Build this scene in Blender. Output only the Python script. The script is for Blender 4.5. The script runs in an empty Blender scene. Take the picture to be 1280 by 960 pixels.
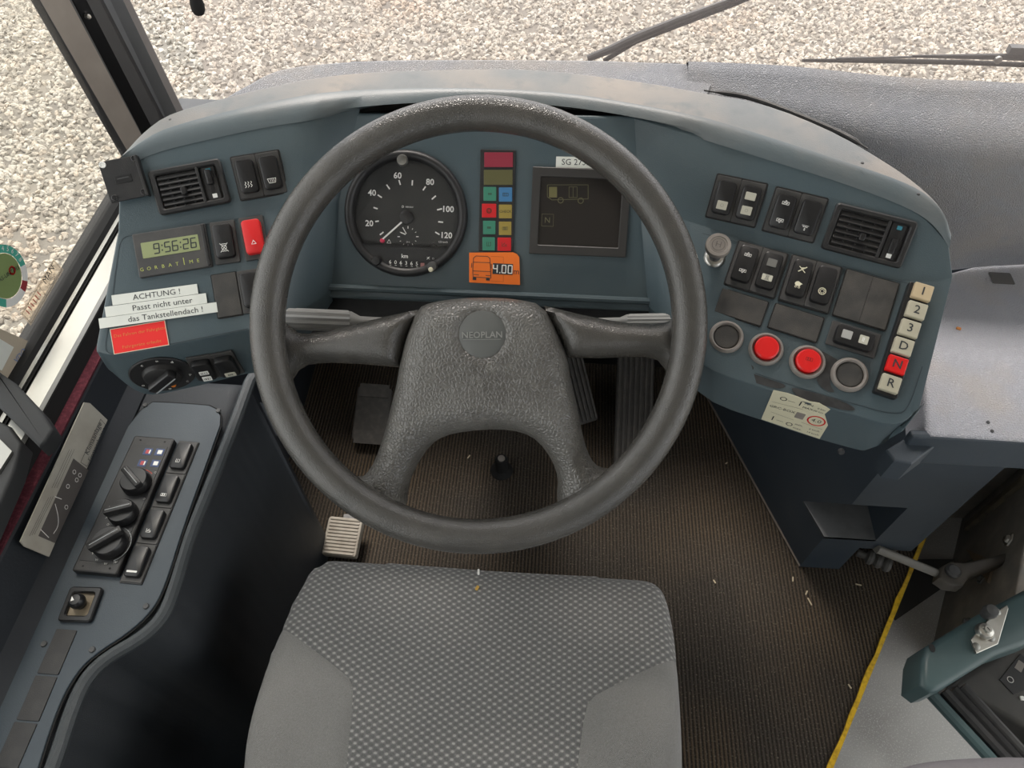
import bpy, bmesh, math, random
from mathutils import Vector, Matrix
from mathutils.geometry import delaunay_2d_cdt
random.seed(7)
S = bpy.context.scene
COL = S.collection
R = math.radians

# ------------------------------------------------------------------ camera
PITCH, YAW, FPX = R(54), R(4), 900.0
CAM = Vector((0, 0, 1.45))
F_ = Vector((-math.sin(YAW)*math.cos(PITCH), math.cos(YAW)*math.cos(PITCH), -math.sin(PITCH)))
X_ = Vector((math.cos(YAW), math.sin(YAW), 0))
U_ = X_.cross(F_)
cd = bpy.data.cameras.new('camera'); cam = bpy.data.objects.new('camera', cd); COL.objects.link(cam)
cd.sensor_width = 36; cd.lens = FPX/1280*36; cd.clip_start = .02; cd.clip_end = 200
cam.matrix_world = Matrix(((X_.x, U_.x, -F_.x, CAM.x), (X_.y, U_.y, -F_.y, CAM.y), (X_.z, U_.z, -F_.z, CAM.z), (0, 0, 0, 1)))
S.camera = cam

# ------------------------------------------------------------------ world, sun, exposure
w = bpy.data.worlds.new('sky'); S.world = w; w.use_nodes = True
nt = w.node_tree; nt.nodes.clear()
out = nt.nodes.new('ShaderNodeOutputWorld'); bg = nt.nodes.new('ShaderNodeBackground')
bg.inputs[0].default_value = (.93, .96, 1.0, 1); bg.inputs[1].default_value = 1.75
nt.links.new(bg.outputs[0], out.inputs[0])
sl = bpy.data.lights.new('sun', 'SUN'); sl.energy = 3.4; sl.angle = R(18); sl.color = (1, .95, .88)
sun = bpy.data.objects.new('sun', sl); COL.objects.link(sun)
sun.rotation_euler = Vector((.14, -.48, -.87)).to_track_quat('-Z', 'Y').to_euler()
S.view_settings.view_transform = 'Standard'; S.view_settings.look = 'None'
S.view_settings.gamma = 1; S.view_settings.use_curve_mapping = False
S.view_settings.exposure = 0.5
S.cycles.max_bounces = 10; S.cycles.diffuse_bounces = 6; S.cycles.transparent_max_bounces = 16
S.cycles.sample_clamp_indirect = 6

def portal(name, loc, rot, sx, sy):                       # sampling guide in the window openings, gives no light itself
    l = bpy.data.lights.new(name, 'AREA'); l.shape = 'RECTANGLE'; l.size = sx; l.size_y = sy; l.cycles.is_portal = True
    o = bpy.data.objects.new(name, l); COL.objects.link(o); o.location = loc; o.rotation_euler = rot

# ------------------------------------------------------------------ pixel helpers (a pixel gives a direction; planes give the distance)
def ray(px, py): return F_ + X_*((px-640)/FPX) + U_*((480-py)/FPX)
def dep(px, py, d): return CAM + ray(px, py)*d
def onp(px, py, P, N):
    r = ray(px, py); return CAM + r*((P-CAM).dot(N)/r.dot(N))
def onz(px, py, z): return onp(px, py, Vector((0, 0, z)), Vector((0, 0, 1)))
def onx(px, py, x): return onp(px, py, Vector((x, 0, 0)), Vector((1, 0, 0)))
def ony(px, py, y): return onp(px, py, Vector((0, y, 0)), Vector((0, 1, 0)))
def nrm(el, az):
    e, a = R(el), R(az); return Vector((-math.sin(a)*math.cos(e), -math.cos(a)*math.cos(e), math.sin(e)))
class Fr:
    """flat frame: u to the right, v up the panel, n out of it"""
    def __init__(s, P, N, u=Vector((1, 0, 0))):
        s.P = P.copy(); s.n = N.normalized(); s.u = (u - s.n*u.dot(s.n)).normalized(); s.v = s.n.cross(s.u)
    def pt(s, px, py): return onp(px, py, s.P, s.n)
    def loc(s, px, py):
        d = s.pt(px, py)-s.P; return (d.dot(s.u), d.dot(s.v))
    def at(s, a, b, h=0): return s.P + s.u*a + s.v*b + s.n*h
    def M(s, P, lift=0, rot=0):
        c, k = math.cos(R(rot)), math.sin(R(rot)); u = s.u*c + s.v*k; v = s.v*c - s.u*k; o = P + s.n*lift
        return Matrix(((u.x, v.x, s.n.x, o.x), (u.y, v.y, s.n.y, o.y), (u.z, v.z, s.n.z, o.z), (0, 0, 0, 1)))
    def Mp(s, px, py, lift=0, rot=0): return s.M(s.pt(px, py), lift, rot)
    def quad(s, pts, lift=0):
        """centre matrix, width, height of a rectangle given by 4 pixel corners TL TR BR BL"""
        p = [s.pt(*q) for q in pts]; c = (p[0]+p[1]+p[2]+p[3])/4
        u = ((p[1]-p[0])+(p[2]-p[3])); vv = ((p[0]-p[3])+(p[1]-p[2]))
        wd, ht = u.length/2, vv.length/2
        rot = math.degrees(math.atan2(u.dot(s.v), u.dot(s.u)))
        r2 = math.degrees(math.atan2(-vv.dot(s.u), vv.dot(s.v)))
        return s.M(c, lift, (rot+r2)/2), wd, ht

# ------------------------------------------------------------------ materials
MATS = {}
def mat(name, col=(.5, .5, .5), rough=.5, metal=0, spec=.5, noise=None, bump=None, speck=None, emit=None, coat=0, alpha=None):
    """noise=(scale, colour2, low, high)  bump=(kind, scale, strength)  speck=(scale, colour, threshold)"""
    if name in MATS: return MATS[name]
    m = bpy.data.materials.new(name); m.use_nodes = True; MATS[name] = m
    t = m.node_tree; b = t.nodes['Principled BSDF']
    b.inputs['Base Color'].default_value = (*col, 1); b.inputs['Roughness'].default_value = rough
    b.inputs['Metallic'].default_value = metal; b.inputs['Specular IOR Level'].default_value = spec
    b.inputs['Coat Weight'].default_value = coat
    tc = t.nodes.new('ShaderNodeTexCoord'); co = tc.outputs['Object']
    c = None
    def ramp(fac, lo, hi):
        r = t.nodes.new('ShaderNodeMapRange'); r.inputs[1].default_value = lo; r.inputs[2].default_value = hi
        t.links.new(fac, r.inputs[0]); return r.outputs[0]
    def mix(a, bcol, fac):
        x = t.nodes.new('ShaderNodeMix'); x.data_type = 'RGBA'
        if a is None: x.inputs[6].default_value = (*col, 1)
        else: t.links.new(a, x.inputs[6])
        x.inputs[7].default_value = (*bcol, 1); t.links.new(fac, x.inputs[0]); return x.outputs[2]
    def ntex(scale, detail=4):
        n = t.nodes.new('ShaderNodeTexNoise'); n.inputs['Scale'].default_value = scale; n.inputs['Detail'].default_value = detail
        t.links.new(co, n.inputs['Vector']); return n.outputs[0]
    for q in (noise if isinstance(noise, list) else [noise] if noise else []):
        c = mix(c, q[1], ramp(ntex(q[0]), q[2], q[3]))
    if speck: c = mix(c, speck[1], ramp(ntex(speck[0], 1), speck[2], speck[2]+.06))
    if c is not None: t.links.new(c, b.inputs['Base Color'])
    if bump:
        if bump[0] == 'noise': h = ntex(bump[1], 3)
        else:
            vn = t.nodes.new('ShaderNodeTexVoronoi'); vn.inputs['Scale'].default_value = bump[1]
            vn.feature = 'DISTANCE_TO_EDGE' if bump[0] == 'grain' else 'F1'
            t.links.new(co, vn.inputs['Vector']); h = vn.outputs['Distance']
            if bump[0] == 'grain': h = ramp(h, 0, .25)
        bp = t.nodes.new('ShaderNodeBump'); bp.inputs['Strength'].default_value = bump[2]; bp.inputs['Distance'].default_value = .001
        t.links.new(h, bp.inputs['Height']); t.links.new(bp.outputs[0], b.inputs['Normal'])
    if emit:
        b.inputs['Emission Color'].default_value = (*emit[0], 1); b.inputs['Emission Strength'].default_value = emit[1]
    return m
def glassmat(name, tint=(.96, .98, .97), dust=0.0, dustcol=(.9, .85, .8), gloss=.06):
    m = bpy.data.materials.new(name); m.use_nodes = True; MATS[name] = m; t = m.node_tree; t.nodes.clear()
    o = t.nodes.new('ShaderNodeOutputMaterial'); tr = t.nodes.new('ShaderNodeBsdfTransparent'); tr.inputs[0].default_value = (*tint, 1)
    gl = t.nodes.new('ShaderNodeBsdfGlossy'); gl.inputs['Roughness'].default_value = .03
    lw = t.nodes.new('ShaderNodeLayerWeight'); lw.inputs[0].default_value = .5
    pw = t.nodes.new('ShaderNodeMath'); pw.operation = 'POWER'; pw.inputs[1].default_value = 5; t.links.new(lw.outputs['Facing'], pw.inputs[0])
    fr = t.nodes.new('ShaderNodeMath'); fr.operation = 'MULTIPLY_ADD'; fr.inputs[1].default_value = .9; fr.inputs[2].default_value = .025; t.links.new(pw.outputs[0], fr.inputs[0])
    mx = t.nodes.new('ShaderNodeMixShader'); t.links.new(fr.outputs[0], mx.inputs[0]); t.links.new(tr.outputs[0], mx.inputs[1]); t.links.new(gl.outputs[0], mx.inputs[2])
    last = mx.outputs[0]
    if dust:
        df = t.nodes.new('ShaderNodeBsdfTranslucent'); df.inputs[0].default_value = (*dustcol, 1)
        m2 = t.nodes.new('ShaderNodeMixShader'); m2.inputs[0].default_value = dust
        t.links.new(last, m2.inputs[1]); t.links.new(df.outputs[0], m2.inputs[2]); last = m2.outputs[0]
    t.links.new(last, o.inputs[0]); return m

TEALC = (.068, .098, .113)
TEAL = mat('teal_plastic', TEALC, .36, noise=(9, (.086, .114, .124), .4, .75), bump=('noise', 900, .25))
TEALD = mat('teal_dusty_plastic', (.165, .175, .175), .5, noise=[(7, (.29, .25, .21), .42, .68), (40, (.13, .145, .15), .55, .8)], bump=('noise', 700, .3))
DASH = mat('grained_dash_vinyl', (.25, .26, .285), .5, noise=[(5, (.36, .33, .30), .45, .75), (60, (.29, .30, .32), .5, .8)], bump=('grain', 420, .8))
NAVY = mat('navy_moulding', (.036, .050, .066), .5, noise=(8, (.05, .064, .078), .4, .8), bump=('noise', 600, .3))
CONSB = mat('console_vinyl', (.016, .021, .027), .5, noise=(10, (.024, .029, .035), .4, .8), bump=('grain', 700, .3))
PANEL = mat('console_panel_metal', (.034, .050, .066), .42, noise=(14, (.045, .062, .076), .4, .8), bump=('noise', 800, .15))
BLACK = mat('black_plastic', (.018, .018, .019), .42, noise=(60, (.032, .031, .030), .45, .8), bump=('noise', 900, .2))
BLACKG = mat('black_gloss_plastic', (.014, .014, .015), .33)
SWPLATE = mat('switch_plate', (.050, .050, .050), .5, noise=(50, (.075, .072, .068), .4, .8), bump=('noise', 1200, .2))
BLANK = mat('blanking_plate', (.040, .039, .037), .55, noise=(45, (.075, .07, .062), .4, .75), bump=('noise', 900, .3))
RIM = mat('wheel_leather', (.060, .058, .053), .24, spec=.8, noise=(25, (.082, .077, .069), .4, .8), bump=('grain', 520, .25))
PAD = mat('wheel_pad', (.118, .115, .106), .33, spec=.8, noise=[(9, (.065, .060, .054), .48, .72), (60, (.15, .145, .13), .55, .8)], bump=('grain', 250, .5))
WHITE = mat('white_print', (.90, .90, .86), .5)
CREAM = mat('cream_print', (.72, .69, .52), .5)
PAPER = mat('paper_label', (.78, .80, .74), .5, noise=(30, (.70, .73, .68), .4, .8))
INK = mat('dark_ink', (.03, .035, .04), .6)
RED = mat('red_plastic', (.72, .02, .022), .35)
REDD = mat('red_lamp', (.75, .012, .012), .35)
LCD = mat('lcd_green', (.30, .34, .17), .3)
ORANGE = mat('orange_label', (.95, .20, .02), .5)
GREY = mat('grey_plastic', (.22, .20, .18), .45, noise=(60, (.30, .27, .24), .4, .8))
STEEL = mat('steel', (.62, .61, .57), .32, metal=1, noise=(30, (.45, .43, .38), .45, .8))
ALU = mat('aluminium_trim', (.32, .32, .30), .42, metal=.9, noise=(12, (.28, .28, .27), .45, .8))
RUBBER = mat('black_rubber', (.018, .018, .018), .75, spec=.2)
MAROON = mat('maroon_carpet', (.085, .012, .022), .95, noise=(250, (.15, .03, .045), .45, .7), bump=('noise', 500, 1))
GREYMET = mat('dark_grey_metal', (.06, .062, .064), .5, noise=(30, (.10, .095, .085), .45, .8))
BROWNGREY = mat('dirty_black_metal', (.17, .16, .145), .55, noise=(20, (.27, .24, .20), .45, .75), bump=('noise', 200, .4))
PILLAR = mat('pillar_beige', (.30, .265, .225), .6, noise=(20, (.24, .21, .18), .4, .8))
PILLARG = mat('pillar_grey', (.20, .205, .215), .5)
TEALARM = mat('teal_painted_metal', (.055, .095, .10), .35, noise=(10, (.075, .115, .12), .4, .8))

# ------------------------------------------------------------------ mesh helpers
def put(name, vf, m=None, parent=None, M=None, smooth=False, label=None, cat=None, group=None, kind=None, bevel=None, sharp=35, solid=None):
    v, f = vf
    me = bpy.data.meshes.new(name); me.from_pydata([tuple(x) for x in v], [], f); me.validate(); me.update()
    return putm(name, me, m, parent, M, smooth, label, cat, group, kind, bevel, sharp, solid)
def putm(name, me, m=None, parent=None, M=None, smooth=False, label=None, cat=None, group=None, kind=None, bevel=None, sharp=35, solid=None):
    if m: me.materials.clear(); me.materials.append(m)
    if smooth:
        me.shade_smooth()
        try: me.set_sharp_from_angle(angle=R(sharp))
        except Exception: pass
    o = bpy.data.objects.new(name, me); COL.objects.link(o)
    M = M or Matrix()
    if parent is not None:
        o.parent = parent; o.matrix_parent_inverse = Matrix()
        o.matrix_basis = WM[parent.name].inverted() @ M
    else: o.matrix_basis = M
    WM[o.name] = M.copy()
    if bevel:
        b = o.modifiers.new('bevel', 'BEVEL'); b.width = bevel[0]; b.segments = bevel[1]; b.limit_method = 'ANGLE'; b.angle_limit = R(bevel[2] if len(bevel) > 2 else 20); b.harden_normals = False
    if solid:
        b = o.modifiers.new('solid', 'SOLIDIFY'); b.thickness = solid; b.offset = -1
    for k, x in (('label', label), ('category', cat), ('group', group), ('kind', kind)):
        if x: o[k] = x
    return o
WM = {}
def thing(name, loc, label, cat, group=None, kind=None):
    o = bpy.data.objects.new(name, None); COL.objects.link(o); o.location = loc; o.empty_display_size = .05
    WM[o.name] = Matrix.Translation(loc); o['label'] = label; o['category'] = cat
    if group: o['group'] = group
    if kind: o['kind'] = kind
    return o
def join(*vfs):
    V, Fc = [], []
    for v, f in vfs:
        n = len(V); V += [Vector(x) for x in v]; Fc += [[i+n for i in q] for q in f]
    return V, Fc
def xf(vf, M): return [M @ Vector(p) for p in vf[0]], vf[1]
def mv(vf, x=0, y=0, z=0, rot=0, s=1):
    return xf(vf, Matrix.Translation((x, y, z)) @ Matrix.Rotation(R(rot), 4, 'Z') @ Matrix.Scale(s, 4))
def rrect(w, h, r, n=4):
    r = max(1e-5, min(r, w/2-1e-5, h/2-1e-5)); p = []
    for cx, cy, a0 in ((w/2-r, h/2-r, 0), (-w/2+r, h/2-r, 90), (-w/2+r, -h/2+r, 180), (w/2-r, -h/2+r, 270)):
        for i in range(n+1):
            a = R(a0+90*i/n); p.append((cx+r*math.cos(a), cy+r*math.sin(a)))
    return p
def circ(r, n=32, ry=None): return [(r*math.cos(2*math.pi*i/n), (ry or r)*math.sin(2*math.pi*i/n)) for i in range(n)]
def area2(p): return sum(p[i][0]*p[(i+1) % len(p)][1]-p[(i+1) % len(p)][0]*p[i][1] for i in range(len(p)))
def offset(p, d):
    n = len(p); q = []
    for i in range(n):
        a = Vector(p[i-1]); b = Vector(p[i]); c = Vector(p[(i+1) % n])
        e1 = (b-a); e2 = (c-b)
        if e1.length < 1e-9: e1 = e2
        if e2.length < 1e-9: e2 = e1
        e1 = e1.normalized(); e2 = e2.normalized()
        n1 = Vector((-e1.y, e1.x)); n2 = Vector((-e2.y, e2.x)); m = n1+n2
        m = m.normalized() if m.length > 1e-6 else n1
        k = d/max(.4, m.dot(n1)); q.append((b.x+m.x*k, b.y+m.y*k))
    return q
def prism(p, z0, z1, bev=0, seg=3, flare=0):
    """closed prism of an outline (counter-clockwise) with a rounded top edge"""
    if area2(p) < 0: p = p[::-1]
    rings = [(offset(p, -flare) if flare else p, z0)]
    if bev:
        for i in range(seg+1):
            a = R(90*i/seg); rings.append((offset(p, bev*(1-math.cos(a))) if i else p, z1-bev+bev*math.sin(a)))
    else: rings.append((p, z1))
    n = len(p); V = [Vector((x, y, z)) for q, z in rings for x, y in q]; Fc = [list(range(n))[::-1]]
    for k in range(len(rings)-1):
        for i in range(n):
            j = (i+1) % n; Fc.append([k*n+i, k*n+j, (k+1)*n+j, (k+1)*n+i])
    Fc.append([(len(rings)-1)*n+i for i in range(n)]); return V, Fc
def rbox(w, h, d, r=.002, bev=.001, z0=0, n=3): return prism(rrect(w, h, r, n), z0, z0+d, bev, 2)
def box(x0, x1, y0, y1, z0, z1): return prism([(x0, y0), (x1, y0), (x1, y1), (x0, y1)], z0, z1)
def flat(p, z=0):
    if area2(p) < 0: p = p[::-1]
    return [Vector((x, y, z)) for x, y in p], [list(range(len(p)))]
def ring(po, pi, z0, z1, bev=0):
    """frame between outer and inner outline with equal point counts"""
    n = len(po); V = []
    for q, z in ((po, z0), (po, z1-bev), (offset(po, bev), z1), (offset(pi, -bev), z1), (pi, z1-bev), (pi, z0)):
        V += [Vector((x, y, z)) for x, y in q]
    return V, [[k*n+i, k*n+(i+1) % n, (k+1)*n+(i+1) % n, (k+1)*n+i] for k in range(5) for i in range(n)]
def lathe(prof, n=32, ang=360):
    V = []; Fc = []
    for i in range(n):
        a = 2*math.pi*i/n; V += [Vector((r*math.cos(a), r*math.sin(a), z)) for r, z in prof]
    m = len(prof)
    for i in range(n):
        j = (i+1) % n
        for k in range(m-1): Fc.append([i*m+k, j*m+k, j*m+k+1, i*m+k+1])
    Fc = [q for q in Fc]
    if prof[-1][0] > 1e-6: Fc.append([i*m+m-1 for i in range(n)])
    if prof[0][0] > 1e-6: Fc.append([i*m for i in range(n)][::-1])
    return V, Fc
def tube(pts, r, n=10, cap=True):
    pts = [Vector(p) for p in pts]; V = []; Fc = []; up = None
    for i, p in enumerate(pts):
        d = (pts[min(i+1, len(pts)-1)]-pts[max(i-1, 0)]).normalized()
        if up is None:
            up = d.orthogonal().normalized()
        up = (up-d*up.dot(d)).normalized(); sd = d.cross(up)
        rr = r[i] if isinstance(r, (list, tuple)) else r
        V += [p + (up*math.cos(2*math.pi*k/n)+sd*math.sin(2*math.pi*k/n))*rr for k in range(n)]
    for i in range(len(pts)-1):
        for k in range(n): Fc.append([i*n+k, i*n+(k+1) % n, (i+1)*n+(k+1) % n, (i+1)*n+k])
    if cap: Fc += [list(range(n))[::-1], [(len(pts)-1)*n+k for k in range(n)]]
    return V, Fc
def stroke(pts, wd, z=0, closed=False, h=.0002):
    """flat printed line in the xy plane"""
    P = [Vector((p[0], p[1])) for p in pts]
    if closed: P = P+[P[0]]
    V, Fc = [], []
    for a, b in zip(P, P[1:]):
        if (b-a).length < 1e-7: continue
        d = (b-a).normalized(); q = Vector((-d.y, d.x))*wd/2; e = d*wd*.3; k = len(V)
        V += [Vector((*x, z)) for x in (a-e-q, b+e-q, b+e+q, a-e+q)]; Fc.append([k, k+1, k+2, k+3])
    return V, Fc
def text(body, size, z=0, ax='CENTER', ay='CENTER', extr=0, sx=1, bold=0):
    c = bpy.data.curves.new('t', 'FONT'); c.body = body; c.size = size; c.align_x = ax; c.align_y = ay; c.extrude = extr; c.resolution_u = 2; c.offset = bold
    o = bpy.data.objects.new('t', c); COL.objects.link(o); dg = bpy.context.evaluated_depsgraph_get()
    me = bpy.data.meshes.new_from_object(o.evaluated_get(dg))
    V = [Vector((v.co.x*sx, v.co.y, v.co.z+z)) for v in me.vertices]; Fc = [list(p.vertices) for p in me.polygons]
    bpy.data.objects.remove(o); bpy.data.curves.remove(c); bpy.data.meshes.remove(me); return V, Fc
def inside(p, poly):
    x, y = p; r = False; j = len(poly)-1
    for i in range(len(poly)):
        xi, yi = poly[i]; xj, yj = poly[j]
        if (yi > y) != (yj > y) and x < (xj-xi)*(y-yi)/(yj-yi)+xi: r = not r
        j = i
    return r
def sdist(p, poly, closed=True):
    x, y = p; best = 9
    n = len(poly)
    for i in range(n if closed else n-1):
        ax, ay = poly[i]; bx, by = poly[(i+1) % n]; dx, dy = bx-ax, by-ay
        L = dx*dx+dy*dy; t = 0 if L < 1e-12 else max(0, min(1, ((x-ax)*dx+(y-ay)*dy)/L))
        best = min(best, (x-ax-t*dx)**2+(y-ay-t*dy)**2)
    return math.sqrt(best)
def smoothpoly(p, it=2, closed=True, keep=()):
    for _ in range(it):
        q = []
        n = len(p)
        for i in range(n if closed else n-1):
            a, b = p[i], p[(i+1) % n]
            q += [(a[0]*.75+b[0]*.25, a[1]*.75+b[1]*.25), (a[0]*.25+b[0]*.75, a[1]*.25+b[1]*.75)]
        if not closed: q = [p[0]]+q+[p[-1]]
        p = q
    return p
def resample(p, s, closed=True):
    q = []; n = len(p)
    for i in range(n if closed else n-1):
        a = Vector(p[i]); b = Vector(p[(i+1) % n]); k = max(1, int(round((b-a).length/s)))
        q += [tuple(a.lerp(b, j/k)) for j in range(k)]
    if not closed: q.append(tuple(p[-1]))
    return q
def dome(outline, s, hf, base, region=None, seams=()):
    """surface over an outline: triangulated with grid points, height hf(x, y, distance to edge), skirt down to base.
    region(x, y) -> key splits the surface into several meshes"""
    ol = resample(outline, s)
    if area2(ol) < 0: ol = ol[::-1]
    pts = [Vector(p) for p in ol]; n = len(ol); edges = [(i, (i+1) % n) for i in range(n)]
    for sm in seams:
        q = resample(sm, s, False); k = len(pts)
        pts += [Vector(p) for p in q]; edges += [(k+i, k+i+1) for i in range(len(q)-1)]
    xs = [p[0] for p in ol]; ys = [p[1] for p in ol]
    ny = int((max(ys)-min(ys))/s); nx = int((max(xs)-min(xs))/s)
    for i in range(1, nx+1):
        for j in range(1, ny+1):
            p = (min(xs)+i*s+(s/2 if j % 2 else 0), min(ys)+j*s)
            if inside(p, ol) and sdist(p, ol) > .55*s and all(sdist(p, sm, False) > .55*s for sm in seams): pts.append(Vector(p))
    # extra rings near the rim keep the rounding smooth
    v2, e2, f2, *_ = delaunay_2d_cdt(pts, edges, [], 1, 1e-7)
    out = {}
    D = [sdist(p, ol) for p in v2]
    H = [hf(p.x, p.y, d) for p, d in zip(v2, D)]
    for f in f2:
        c = sum((v2[i] for i in f), Vector((0, 0)))/len(f)
        if not inside(c, ol): continue
        out.setdefault(region(c.x, c.y) if region else 0, []).append(list(f))
    res = {}
    bset = {}
    for key, fs in out.items():
        used = sorted({i for f in fs for i in f}); mp = {u: k for k, u in enumerate(used)}
        V = [Vector((v2[u].x, v2[u].y, H[u])) for u in used]
        Fc = []
        cnt = {}
        for f in fs:
            q = [mp[i] for i in f]
            if area2([v2[i] for i in f]) < 0: q = q[::-1]
            Fc.append(q)
            for a, b in zip(q, q[1:]+q[:1]): cnt[(a, b)] = cnt.get((a, b), 0)+1
        for (a, b) in list(cnt):
            if (b, a) not in cnt and D[used[a]] < 1e-5 and D[used[b]] < 1e-5:
                k = len(V); V += [Vector((V[a].x, V[a].y, base)), Vector((V[b].x, V[b].y, base))]; Fc.append([b, a, k, k+1])
        res[key] = (V, Fc)
    return res
def sheet(rows):
    """skin between rows of 3D points"""
    n = len(rows[0]); V = [Vector(p) for r in rows for p in r]
    return V, [[k*n+i, k*n+i+1, (k+1)*n+i+1, (k+1)*n+i] for k in range(len(rows)-1) for i in range(n-1)]
def catmull(pts, k=4):
    P = [Vector(p) for p in pts]; P = [2*P[0]-P[1]]+P+[2*P[-1]-P[-2]]; o = []
    for i in range(1, len(P)-2):
        for j in range(k):
            t = j/k; a, b, c, d = P[i-1:i+3]
            o.append(.5*((2*b)+(c-a)*t+(2*a-5*b+4*c-d)*t*t+(3*b-a-3*c+d)*t**3))
    return o+[P[-2]]

# ================================================================== THE SETTING
ZG = -.62                                                     # yard ground below the cab floor
portal('portal_windscreen', (.5, 1.12, 1.40), (R(-90), 0, 0), 2.3, 1.05)
portal('portal_side_window', (-.67, .05, 1.28), (0, R(-90), 0), 1.1, 1.4)
portal('portal_door', (1.68, .3, 1.0), (0, R(90), 0), 1.7, 1.1)
portal('portal_rear_left', (-.67, -1.9, 1.28), (0, R(-90), 0), 1.1, 1.9)
portal('portal_rear_right', (1.68, -1.7, 1.2), (0, R(90), 0), 1.2, 2.2)

GRAV0 = mat('gravel_bed', (.15, .135, .115), .95, noise=[(30, (.10, .09, .078), .45, .7), (3, (.20, .18, .15), .4, .7)], bump=('cell', 45, 1))
put('ground', box(-14, 14, -10, 18, ZG-.3, ZG), GRAV0, label='bare stony ground of the yard under the gravel', cat='ground', kind='structure')

def gravel_material():
    m = bpy.data.materials.new('gravel_stone'); m.use_nodes = True; t = m.node_tree; b = t.nodes['Principled BSDF']; b.inputs['Roughness'].default_value = .9
    oi = t.nodes.new('ShaderNodeObjectInfo'); cr = t.nodes.new('ShaderNodeValToRGB'); e = cr.color_ramp.elements
    e[0].position = 0; e[0].color = (.21, .185, .155, 1); e[1].position = 1; e[1].color = (.52, .485, .42, 1)
    for p, c in ((.25, (.32, .29, .24, 1)), (.55, (.39, .365, .32, 1)), (.8, (.42, .36, .29, 1))): cr.color_ramp.elements.new(p).color = c
    t.links.new(oi.outputs['Random'], cr.inputs[0])
    ge = t.nodes.new('ShaderNodeNewGeometry'); no = t.nodes.new('ShaderNodeTexNoise'); no.inputs['Scale'].default_value = 1.3; no.inputs['Detail'].default_value = 5
    t.links.new(ge.outputs['Position'], no.inputs['Vector'])
    mr = t.nodes.new('ShaderNodeMapRange'); mr.inputs[1].default_value = .55; mr.inputs[2].default_value = .72; mr.inputs[4].default_value = .55; t.links.new(no.outputs[0], mr.inputs[0])
    mx = t.nodes.new('ShaderNodeMix'); mx.data_type = 'RGBA'; mx.inputs[7].default_value = (.36, .25, .17, 1)
    t.links.new(mr.outputs[0], mx.inputs[0]); t.links.new(cr.outputs[0], mx.inputs[6]); t.links.new(mx.outputs[2], b.inputs['Base Color']); return m
STONE = gravel_material()
def gravel():
    me = bpy.data.meshes.new('gravel')
    # strips of yard around the front and the driver's side of the bus
    quads = [(-6, -1.07, -2, 2.2), (-6, 6, 2.2, 6.4)]; V = []; Fc = []
    for x0, x1, y0, y1 in quads:
        k = len(V); V += [(x0, y0, ZG), (x1, y0, ZG), (x1, y1, ZG), (x0, y1, ZG)]; Fc.append((k, k+1, k+2, k+3))
    me.from_pydata(V, [], Fc); o = bpy.data.objects.new('gravel', me); COL.objects.link(o); me.materials.append(STONE)
    o['label'] = 'pale grey and beige crushed stone gravel covering the yard outside'; o['category'] = 'gravel'; o['kind'] = 'stuff'
    g = bpy.data.node_groups.new('gravel_scatter', 'GeometryNodeTree')
    g.interface.new_socket('Geometry', in_out='INPUT', socket_type='NodeSocketGeometry'); g.interface.new_socket('Geometry', in_out='OUTPUT', socket_type='NodeSocketGeometry')
    N = g.nodes.new; L = g.links.new
    gi = N('NodeGroupInput'); go = N('NodeGroupOutput')
    dp = N('GeometryNodeDistributePointsOnFaces'); dp.inputs['Density'].default_value = 2100; L(gi.outputs[0], dp.inputs['Mesh'])
    j = N('GeometryNodeJoinGeometry')
    for k in range(4):
        ic = N('GeometryNodeMeshIcoSphere'); ic.inputs['Radius'].default_value = .0145; ic.inputs['Subdivisions'].default_value = 2
        sp = N('GeometryNodeSetPosition'); L(ic.outputs[0], sp.inputs['Geometry'])
        nz = N('ShaderNodeTexNoise'); nz.noise_dimensions = '4D'; nz.inputs['W'].default_value = k*7.3; nz.inputs['Scale'].default_value = 70; nz.inputs['Detail'].default_value = 1
        sb = N('ShaderNodeVectorMath'); sb.operation = 'SUBTRACT'; sb.inputs[1].default_value = (.5, .5, .5); L(nz.outputs['Color'], sb.inputs[0])
        sc = N('ShaderNodeVectorMath'); sc.operation = 'SCALE'; sc.inputs[3].default_value = .026; L(sb.outputs[0], sc.inputs[0]); L(sc.outputs[0], sp.inputs['Offset'])
        gt = N('GeometryNodeGeometryToInstance'); L(sp.outputs[0], gt.inputs[0]); L(gt.outputs[0], j.inputs[0])
    io = N('GeometryNodeInstanceOnPoints'); io.inputs['Pick Instance'].default_value = True
    L(dp.outputs['Points'], io.inputs['Points']); L(j.outputs[0], io.inputs['Instance'])
    rr = N('FunctionNodeRandomValue'); rr.data_type = 'FLOAT_VECTOR'; rr.inputs[0].default_value = (0, 0, 0); rr.inputs[1].default_value = (6.28, 6.28, 6.28); L(rr.outputs[0], io.inputs['Rotation'])
    rs = N('FunctionNodeRandomValue'); rs.data_type = 'FLOAT_VECTOR'; rs.inputs[0].default_value = (.6, .5, .5); rs.inputs[1].default_value = (1.45, 1.2, 1.0); rs.inputs['Seed'].default_value = 3; L(rs.outputs[0], io.inputs['Scale'])
    sm = N('GeometryNodeSetMaterial'); sm.inputs['Material'].default_value = STONE; L(io.outputs[0], sm.inputs[0]); L(sm.outputs[0], go.inputs[0])
    md = o.modifiers.new('scatter', 'NODES'); md.node_group = g
gravel()

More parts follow.
